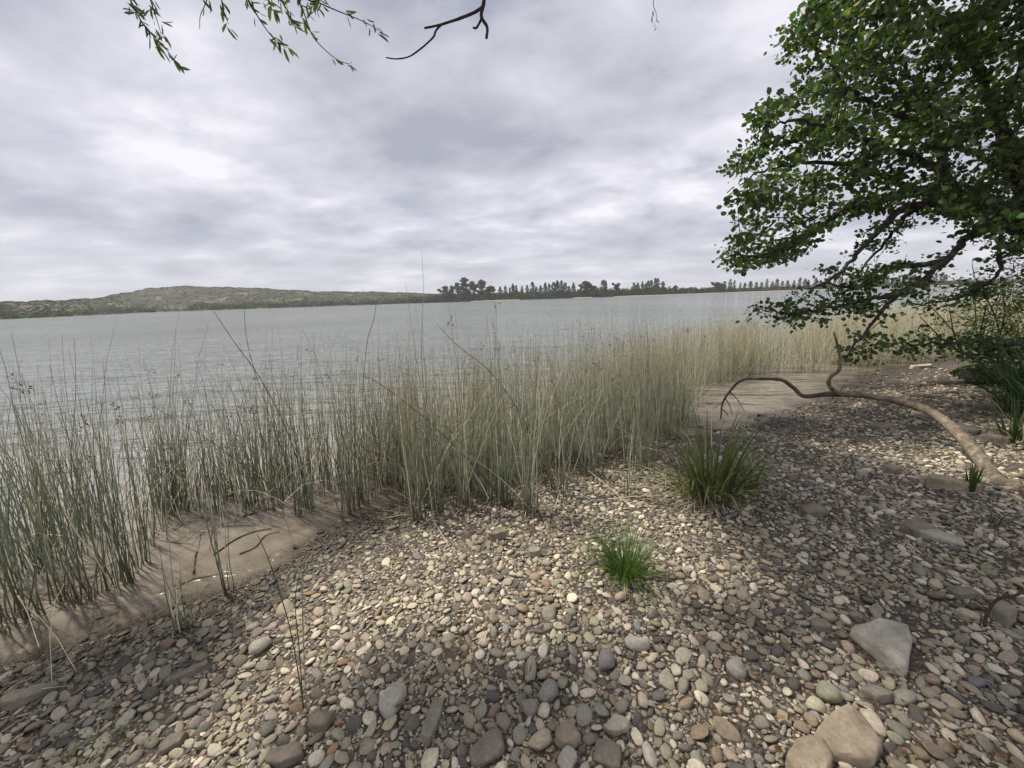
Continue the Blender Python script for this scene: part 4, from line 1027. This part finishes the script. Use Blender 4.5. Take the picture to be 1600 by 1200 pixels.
for _ in range(2600):
    t = rng.uniform(0, 0.75); c = smooth_path([at(1508, 594, 6.2), at(1530, 590, 6.15), at(1575, 600, 6.05), at(1640, 610, 5.9)], 30)[int(t * 29)]
    a = rng.normal(0, 0.8); P.append(c + [rng.normal(0, .03), -math.sin(a) * 0.23, math.cos(a) * (0.19 + 0.05 * t)])
k.add(*quads_cloud(np.array(P), 0.022, vary((0.085, 0.125, 0.028), len(P), 0.4)))
ob('moss', k.mesh('moss', lo, False), MAT_GRASS, lg)

# ------------------------------------------------------------------ trees
def leaves(P, dirs, size, shape, C):
    n = len(P); d = unit(dirs); s = np.asarray(size).reshape(-1, 1) * rng.uniform(0.45, 1.3, (n, 1))
    side = unit(np.cross(d, rng.normal(size=(n, 3)))); nrm = np.cross(side, d)
    w = shape
    def pt(u, v, h): return P + d * s * u + side * s * v + nrm * s * h
    V = np.stack([pt(0, 0, 0), pt(0.28, w * 0.40, 0.06), pt(0.70, w * 0.42, 0.05), pt(1, 0, -0.05), pt(0.70, -w * 0.42, 0.05), pt(0.28, -w * 0.40, 0.06)], 1).reshape(-1, 3)
    o = np.arange(n)[:, None] * 6
    F = np.concatenate([o + [0, 1, 2, 3], o + [0, 3, 4, 5]], 0)
    return V, F, np.repeat(C, 6, 0)
def grow(skel_nodes, targets, r_tip=0.003, sag=0.05, maxlen=1.2):
    nodes = [np.asarray(q) for q in skel_nodes]; A = np.array(nodes)
    tg = np.asarray(targets); d0 = np.array([np.min(((A - q) ** 2).sum(1)) for q in tg]); g_ = Geo(); tips = []
    buf = np.empty((len(A) + 4 * len(tg), 3)); buf[:len(A)] = A; m_ = len(A)
    for i in np.argsort(d0):
        q = tg[i]; dd = ((buf[:m_] - q) ** 2).sum(1); j = int(np.argmin(dd)); a = buf[j].copy(); L = math.sqrt(dd[j])
        if L > maxlen or L < 0.03: continue
        mid = (a + q) / 2 + rng.normal(0, 0.07 * L, 3) + [0, 0, sag * L]
        path = smooth_path([a, mid, q], 5)
        V, F = tube(path, np.linspace(r_tip + 0.010 * L, r_tip, 5), 4, cap=False); g_.add(V, F, (0.05, 0.042, 0.035))
        buf[m_:m_ + 3] = path[2:5]; m_ += 3; tips.append(path)
    return g_, tips
def leaf_on_twigs(tips, per, size, shape, spread, color, outward=0.4):
    P, D = [], []
    for path in tips:
        n = int(rng.poisson(per) * rng.choice([0.3, 0.8, 1.0, 1.6])); t = rng.uniform(0.3, 1.06, n) * 4; i = np.clip(t.astype(int), 0, 3); f = (t - i)[:, None]
        q = path[i] * (1 - f) + path[i + 1] * f; off = rng.normal(0, spread, (n, 3)) * [1.25, 1.25, 0.5]; P.append(q + off)
        D.append(off / spread * 0.5 + outward * unit(path[-1] - path[0]) + rng.normal(0, 0.5, (n, 3)) + [0, 0, -0.15])
    P = np.concatenate(P); D = np.concatenate(D)
    C = vary(color, len(P), 0.5, 0.2); y_ = rng.random(len(P)) < 0.05; C[y_] = vary((0.19, 0.19, 0.05), int(y_.sum()))
    return leaves(P, D, size, shape, C)
AB = np.array([9.7, 5.4, float(height(9.7, 5.4))])
alder = empty('alder_tree', AB, 'dark leafy tree leaning out over the water from the right edge', 'tree')
trunk_pts = [AB + [0, 0, -0.2], AB + [-0.1, 0.1, 0.9], at(1690, 400, 5.9), at(1600, 352, 6.05), at(1535, 322, 6.2), at(1480, 306, 6.3)]
limb_obj('trunk', trunk_pts, [0.34, 0.27, 0.21, 0.17, 0.145, 0.11], MAT_BARK, alder, AB, 40, 12, 0.08)
BR = [([(1490, 306, 6.3), (1440, 300, 6.3), (1380, 311, 6.2), (1320, 330, 6.1), (1255, 372, 6.0), (1190, 398, 5.9), (1140, 400, 5.8)], 0.085),
      ([(1480, 308, 6.3), (1420, 322, 6.0), (1385, 346, 5.8), (1350, 385, 5.6), (1305, 432, 5.4), (1262, 452, 5.3)], 0.06),
      ([(1500, 318, 6.3), (1455, 318, 6.5), (1420, 335, 6.6), (1395, 362, 6.7), (1362, 402, 6.8), (1340, 430, 6.9)], 0.055),
      ([(1560, 338, 6.1), (1512, 372, 5.7), (1480, 402, 5.4), (1436, 440, 5.15), (1400, 462, 5.0), (1356, 512, 4.85), (1322, 560, 4.75)], 0.055),
      ([(1478, 404, 5.4), (1440, 415, 5.35), (1395, 420, 5.3), (1365, 440, 5.2), (1335, 450, 5.15), (1290, 442, 5.1)], 0.04),
      ([(1400, 462, 5.0), (1345, 470, 5.0), (1293, 480, 5.0), (1240, 488, 5.0), (1195, 486, 5.0)], 0.03),
      ([(1490, 306, 6.3), (1474, 262, 6.4), (1468, 215, 6.5), (1440, 150, 6.6), (1405, 90, 6.7), (1385, 20, 6.8)], 0.08),
      ([(1468, 215, 6.5), (1400, 180, 6.2), (1340, 150, 6.0), (1290, 90, 5.9), (1255, 45, 5.8)], 0.045),
      ([(1440, 300, 6.3), (1360, 268, 6.7), (1280, 252, 6.9), (1205, 262, 7.0), (1155, 290, 7.1)], 0.05),
      ([(1474, 262, 6.4), (1400, 235, 5.7), (1320, 205, 5.3), (1250, 190, 5.1), (1205, 200, 5.0)], 0.045),
      ([(1640, 370, 6.0), (1590, 270, 6.3), (1560, 190, 6.4), (1530, 110, 6.5), (1518, 40, 6.6), (1515, -60, 6.7)], 0.12),
      ([(1560, 190, 6.4), (1590, 120, 6.3), (1640, 40, 6.2), (1700, -60, 6.2)], 0.07),
      ([(1640, 370, 6.0), (1700, 250, 6.0), (1780, 100, 6.0), (1840, -80, 6.0)], 0.13),
      ([(1530, 110, 6.5), (1470, 40, 6.4), (1420, -30, 6.3), (1380, -120, 6.3)], 0.05),
      ([(1440, 150, 6.6), (1370, 110, 7.1), (1310, 60, 7.4), (1290, 10, 7.6)], 0.04),
      ([(1560, 338, 6.1), (1560, 420, 5.9), (1530, 450, 5.8), (1480, 470, 5.7), (1420, 476, 5.7)], 0.028),
      ([(1690, 400, 5.9), (1650, 470, 5.6), (1590, 537, 5.4), (1530, 533, 5.3), (1470, 538, 5.2), (1415, 535, 5.2)], 0.045),
      ([(1590, 270, 6.3), (1500, 230, 7.2), (1420, 200, 7.7), (1330, 180, 8.0)], 0.06)]
nodes = []
for pts, r0 in BR:
    P = smooth_path([at(*q) for q in pts], 26); P[2:-1] += rng.normal(0, 0.018, P[2:-1].shape)
    V, F = tube(P - AB, np.linspace(r0, 0.010, 26) ** 1.0, 8, 0.10); ob('branch', new_mesh('branch', V, F), MAT_BARK, alder); nodes += list(P[5:])
DENSE = [(1300, -120), (1262, 10), (1212, 75), (1265, 118), (1200, 158), (1160, 230), (1132, 278), (1165, 305), (1122, 345), (1120, 400), (1140, 428), (1215, 420), (1300, 345), (1400, 325), (1460, 330), (1530, 365), (1600, 410), (1720, 440), (1850, 440), (1850, -250), (1360, -250)]
T = []
while len(T) < 2050:
    q = rng.uniform([1110, -250], [1850, 442], (600, 2)); q = q[in_poly(q[:, 0], q[:, 1], DENSE)]
    for px, py in q:
        T.append(at(px, py, 6.3 + np.clip(rng.normal(0, 0.85), -1.7, 1.9)))
T = np.array(T)
T = T[wob(T[:, 0] * 1.3, T[:, 2] * 1.3 + T[:, 1] * 0.6, 1.5, 2.0) + 0.6 * wob(T[:, 0] * 2.2 + T[:, 1], T[:, 2] * 3.0, 1.5, 4.0) > -0.22]
low = []
for bi, cnt in ((0, 80), (1, 40), (2, 30), (3, 50), (4, 36), (5, 56), (15, 36), (16, 60)):
    P = smooth_path([at(*q) for q in BR[bi][0]], 40)[12:]
    low += [P[rng.integers(len(P))] + rng.normal(0, 0.11, 3) * [1.3, 1.3, 0.9] + [0, 0, -0.03] for _ in range(cnt)]
tp_ = smooth_path(trunk_pts, 40)[16:]
low += [tp_[rng.integers(len(tp_))] + unit(rng.normal(size=3)) * rng.uniform(0.18, 0.34) for _ in range(120)]
nodes += list(tp_)
tw, tips = grow(nodes, T); tw2, tips2 = grow(nodes, np.array(low), maxlen=0.7)
tw.add(np.concatenate(tw2.V), np.concatenate(tw2.F), np.concatenate(tw2.C))
ob('twigs', tw.mesh('alder_twigs', AB), MAT_BARK, alder)
k = Geo(); LC = (0.058, 0.098, 0.024)
k.add(*leaf_on_twigs(tips, 33, 0.076, 0.85, 0.068, LC)); k.add(*leaf_on_twigs(tips2, 14, 0.056, 0.9, 0.05, (0.055, 0.095, 0.028)))
ob('crown', k.mesh('alder_crown', AB, False), MAT_LEAF, alder)
# bushes on the bank at the right edge
def bush(name, center, rx, n, size, color, label, stems_n=9, per=16):
    c = np.asarray(center, float); e = empty(name, c, label, 'bush', 'bushes on the bank')
    sk = []; s = Geo()
    for _ in range(stems_n):
        tip = c + rng.normal(0, 0.55, 3) * rx * [1, 1, 0] + [0, 0, rx[2] * rng.uniform(0.8, 1.5)]
        P = smooth_path([c + rng.normal(0, 0.1, 3) * [1, 1, 0], (c + tip) / 2 + rng.normal(0, 0.12, 3), tip], 10); V, F = tube(P, np.linspace(0.022, 0.006, 10), 5, cap=False); s.add(V, F, (0.1, 0.09, 0.07)); sk += list(P[2:])
    q = unit(rng.normal(size=(n, 3))) * rng.uniform(0.3, 1.0, (n, 1)) * rx + c + [0, 0, rx[2] * 0.9]
    tw_, tp = grow(sk, q, 0.0025, maxlen=1.5); s.add(np.concatenate(tw_.V), np.concatenate(tw_.F), np.concatenate(tw_.C))
    ob('stems', s.mesh('bush_stems', c), MAT_BARK, e); k_ = Geo(); k_.add(*leaf_on_twigs(tp, per, size, 0.7, 0.07, color)); ob('leaves', k_.mesh('bush_leaves', c, False), MAT_LEAF, e)
def gp_(x, y): return on_ground(x, y)
bush('bank_bush', gp_(9.1, 7.1), np.array([1.2, 1.0, 1.25]), 300, 0.05, (0.075, 0.10, 0.03), 'olive green bush above the mossy log at the right edge')
bush('bank_bush', gp_(9.6, 6.1), np.array([1.3, 0.9, 1.3]), 300, 0.055, (0.045, 0.075, 0.022), 'dark bush below the leaning trunk at the right edge')
bush('bank_bush', gp_(12.6, 9.3), np.array([1.6, 1.2, 1.15]), 230, 0.05, (0.10, 0.13, 0.045), 'pale green bush behind the leaning trunk beside the yellow reeds')
bush('bank_bush', gp_(6.95, 4.95), np.array([0.6, 0.6, 0.5]), 170, 0.045, (0.04, 0.065, 0.02), 'low dark undergrowth right of the fallen branch')
n_ = 2600                                                            # dead leaves and chips among the pebbles
ys = 0.9 + 6 * rng.uniform(0, 1, n_) ** 1.4; xs = rng.uniform(-1.3, 1.5, n_) * (ys + 0.5); D_ = shore_d(xs, ys); q = (D_ > 0.05) & (rng.random(n_) < 0.35 + 0.65 * sstep(0.2, 1.8, xs)); xs, ys = xs[q], ys[q]
P = np.column_stack([xs, ys, height(xs, ys) + rng.uniform(0.008, 0.03, len(xs))])
d = rng.normal(size=(len(P), 3)) * [1, 1, 0.25]
V, F, C = leaves(P, d, 0.026, 0.6, vary((0.17, 0.10, 0.05), len(P), 0.5, 0.2))
tag(ob('leaf_litter', new_mesh('leaf_litter', V, F, C, False), MAT_GRASS), 'small dead brown leaves scattered among the pebbles', 'litter', kind='stuff')
# willow behind and above the photographer; only hanging tips of it come into the picture
WB = on_ground(-3.6, -2.2)
willow = empty('willow_tree', WB, 'tree overhead whose leafy twigs hang in from the top edge', 'tree')
limb_obj('trunk', [WB + [0, 0, -0.2], WB + [0.1, 0.2, 1.6], WB + [0.3, 0.8, 3.2], WB + [0.5, 1.6, 4.6]], [0.34, 0.28, 0.24, 0.2], MAT_WILLOW, willow, WB, 20, 12)
WL = [[WB + [0.5, 1.6, 4.6], (-3.0, 1.2, 5.6), (-2.3, 3.0, 6.4), (-1.4, 4.6, 7.2), (-0.6, 5.4, 7.6)], [WB + [0.5, 1.6, 4.6], (-3.6, 1.4, 5.8), (-4.2, 3.2, 6.8), (-4.6, 4.4, 7.4)],
      [WB + [0.4, 1.2, 4.0], (-2.0, 0.2, 4.9), (-0.6, 1.0, 5.3), (0.6, 1.9, 5.6)], [(-2.6, 0.6, 5.1), (-1.7, 1.2, 4.6), (-1.1, 1.75, 4.05), (-0.85, 2.1, 3.75)], [(-2.0, 0.2, 4.9), (-1.0, 1.2, 4.7), (-0.4, 1.9, 4.35), (-0.1, 2.25, 4.0)],
      [(-2.3, 3.0, 6.4), (-1.0, 3.4, 6.9), (0.4, 3.6, 7.1)], [(-3.0, 1.2, 5.6), (-2.8, 2.6, 6.2), (-3.0, 3.6, 6.7)]]
wn = []
for i, pts in enumerate(WL):
    P = smooth_path(pts, 22); V, F = tube(P - WB, np.linspace(0.13 if i < 3 else 0.05, 0.014, 22), 7, 0.08); ob('branch', new_mesh('branch', V, F), MAT_WILLOW, willow); wn += list(P[3:])
# where the canopy casts its shade: spots on the beach carried up along the sun's direction
SH = [((2.6, 2.6), 0.75), ((2.9, 3.3), 0.5), ((2.2, 1.6), 0.6), ((3.3, 2.2), 0.6), ((1.9, 3.5), 0.45), ((3.6, 4.5), 0.6), ((0.15, 1.1), 0.28), ((-0.5, 1.15), 0.25), ((-1.9, 1.35), 0.4), ((4.9, 4.6), 0.6), ((1.9, 2.4), 0.35), ((1.2, 1.5), 0.25), ((2.9, 1.4), 0.55), ((2.3, 1.0), 0.5), ((2.6, 4.1), 0.4)]
T = []
for (sx, sy), r in SH:
    for _ in range(int(62 * (r / 0.5) ** 2)):
        h = rng.uniform(6.2, 7.9); t = h / SUNV[2]
        T.append(np.array([sx, sy, 0]) + SUNV * t + rng.normal(0, r * 0.5, 3) * [1, 1, 0.3])
T = np.array(T); u_, v_, w_ = project(T); T = T[(w_ < 0.2) | (v_ < -45)]
tw, tips = grow(wn, T, 0.003, maxlen=2.5)
ob('twigs', tw.mesh('willow_twigs', WB), MAT_WILLOW, willow)
k = Geo(); k.add(*leaf_on_twigs(tips, 58, 0.115, 0.32, 0.11, (0.07, 0.115, 0.035)))
P = np.concatenate(k.V); u_, v_, w_ = project(P); good = ((w_ < 0.1) | (v_ < -15) | (u_ < -20) | (u_ > 1620)).reshape(-1, 6).all(1)
V = P.reshape(-1, 6, 3)[good].reshape(-1, 3); C = np.concatenate(k.C).reshape(-1, 6, 3)[good].reshape(-1, 3); m_ = int(good.sum()); o_ = np.arange(m_)[:, None] * 6
ob('crown', new_mesh('willow_crown', V - WB, np.concatenate([o_ + [0, 1, 2, 3], o_ + [0, 3, 4, 5]], 0), C, False), MAT_LEAF, willow)
def hanging(pts, Y, dens, label, r=0.006, size=0.057, start=0.0):
    top = np.array(wn)[np.argmin(((np.array(wn) - at(pts[0][0], pts[0][1], Y)) ** 2).sum(1))]
    P = [at(px, py, Y + 0.03 * i) for i, (px, py) in enumerate(pts)]
    first = at(pts[0][0] + (pts[0][0] - pts[1][0]) * 1.5, -110, Y - 0.1)
    path = smooth_path([top, first] + P, 34)
    V, F = tube(path - WB, np.linspace(r, 0.0014, 34), 5); b = ob('hanging_branch', new_mesh('hanging_branch', V, F), MAT_WILLOW, willow); b['label'] = label
    Q, D = [], []
    for c, n_ in dens:                                             # leaf tufts at shares of the visible twig
        i = int(round(33 - (1 - c) * 33 * (len(pts) - 1) / (len(pts) + 1))); p = path[max(0, min(33, i))]
        for _ in range(max(2, int(n_ * 0.75))):
            Q.append(p + rng.normal(0, 0.012, 3)); D.append(rng.normal(0, 0.55, 3) + unit(path[-1] - path[-8]) * 0.6 + [0, 0, -0.35])
    if Q:
        V, F, C = leaves(np.array(Q), np.array(D), size, 0.27, vary((0.12, 0.165, 0.065), len(Q), 0.35)); ob('leaves', new_mesh('twig_leaves', V - WB, F, C, False), MAT_LEAF, b)
def dn(n, lo=0.0, per=5): return [(c, per) for c in np.linspace(lo, 1.0, n)]
hanging([(200, -10), (222, 35), (245, 62), (262, 80), (272, 92)], 2.4, [(0.0, 8), (.1, 9), (.2, 10), (.3, 9), (.42, 9), (.52, 6), (.62, 4), (0.8, 4), (1.0, 7)], 'leafy twig hanging furthest left')
hanging([(232, -15), (240, 15), (248, 40), (252, 55)], 2.45, dn(7, 0, 5), 'short leafy twig beside the leftmost one', 0.004)
hanging([(324, -10), (320, 8), (313, 25), (312, 45)], 2.4, [(0.1, 4), (0.25, 3)], 'thin nearly bare hanging twig', 0.003)
hanging([(346, -10), (348, 12), (352, 24), (357, 38)], 2.4, [(0.1, 4), (0.5, 5), (0.75, 4), (1, 3)], 'short drooping leafy twig', 0.0035)
hanging([(380, -20), (395, 12), (412, 40), (428, 60), (448, 75)], 2.4, [(0, 9), (.1, 10), (.2, 8), (.35, 5), (.7, 8), (.8, 4), (.9, 5), (1, 6)], 'leafy twig drooping to a ragged tuft')
hanging([(430, -20), (448, 15), (460, 40), (480, 52)], 2.4, [(0, 10), (.15, 9), (.3, 9), (.5, 8), (.6, 4), (1, 3)], 'twig with dark leaf clusters beside the long curved twig')
hanging([(462, -15), (475, 20), (488, 55), (508, 78), (530, 95), (546, 100)], 2.4, [(0, 12), (.12, 10), (.25, 8), (.38, 6), (.7, 3), (1, 6)], 'long twig curving right to a small leaf tip', 0.005)
hanging([(470, -12), (500, 5), (535, 20), (560, 30), (582, 41), (592, 48)], 2.45, [(0, 10), (.2, 7), (.45, 7), (.65, 5), (.8, 4), (1, 8)], 'leafy twig reaching furthest right', 0.005)
hanging([(500, -14), (492, 4), (486, 14)], 2.45, dn(5, 0, 6), 'dense leaf tuft at the top edge', 0.004)
hanging([(415, -14), (420, 2), (424, 12)], 2.5, dn(5, 0, 6), 'second dense leaf tuft at the top edge', 0.004)
hanging([(1022, -14), (1021, 8), (1025, 20), (1026, 33)], 2.6, [(.6, 3), (1, 4)], 'tiny pale twig hanging alone near the top centre', 0.0022, 0.04)
DBo = at(757, 10, 2.3)
top = np.array(wn)[np.argmin(((np.array(wn) - at(757, -100, 2.2)) ** 2).sum(1))]
b = limb_obj('dead_branch', [top, at(760, -90, 2.2), at(757, -10, 2.3), at(755, 8, 2.3), at(752, 26, 2.3), at(761, 42, 2.3), at(760, 60, 2.3)], [0.016, 0.013, 0.010, 0.010, 0.008, 0.0075, 0.007], MAT_BARK, willow, WB, 34, 7, 0.10); b['label'] = 'bare dark forked branch hanging at the top centre'
limb_obj('bare_twig', [at(756, 10, 2.3), at(740, 20, 2.3), at(715, 30, 2.31), at(690, 38, 2.32), at(678, 41, 2.32), at(663, 44, 2.32)], [0.0085, 0.008, 0.0075, 0.006, 0.0055, 0.005], MAT_BARK, b, WB, 20, 6, 0.12)
limb_obj('bare_twig', [at(690, 38, 2.32), at(681, 48, 2.32), at(677, 58, 2.32), at(660, 74, 2.32), at(640, 88, 2.32), at(620, 92, 2.32), at(603, 90, 2.32)], [0.006, 0.0055, 0.005, 0.0045, 0.004, 0.0035, 0.003], MAT_BARK, b, WB, 24, 6, 0.12)
limb_obj('bare_twig', [at(754, 26, 2.3), at(749, 36, 2.3), at(744, 44, 2.3), at(739, 43, 2.3)], [0.007, 0.006, 0.0055, 0.005], MAT_BARK, b, WB, 8, 6, 0.1)

# ------------------------------------------------------------------ air
def haze_box(x, y, z0, z1, density):
    V = [(a, b, c) for a in (-x, x) for b in (-y, y) for c in (z0, z1)]
    F = [(0, 1, 3, 2), (4, 6, 7, 5), (0, 4, 5, 1), (2, 3, 7, 6), (0, 2, 6, 4), (1, 5, 7, 3)]
    me = new_mesh('haze', V, F, smooth=False)
    m, t, out = material('haze')
    v = N(t, 'ShaderNodeVolumePrincipled'); v.inputs['Color'].default_value = (0.93, 0.95, 1.0, 1); v.inputs['Density'].default_value = density; v.inputs['Anisotropy'].default_value = 0.2
    t.links.new(v.outputs[0], out.inputs['Volume'])
    tag(ob('haze', me, m), 'thin pale haze over the lake', 'haze', kind='stuff')
haze_box(7000, 7000, -4.5, 38, 0.00028)
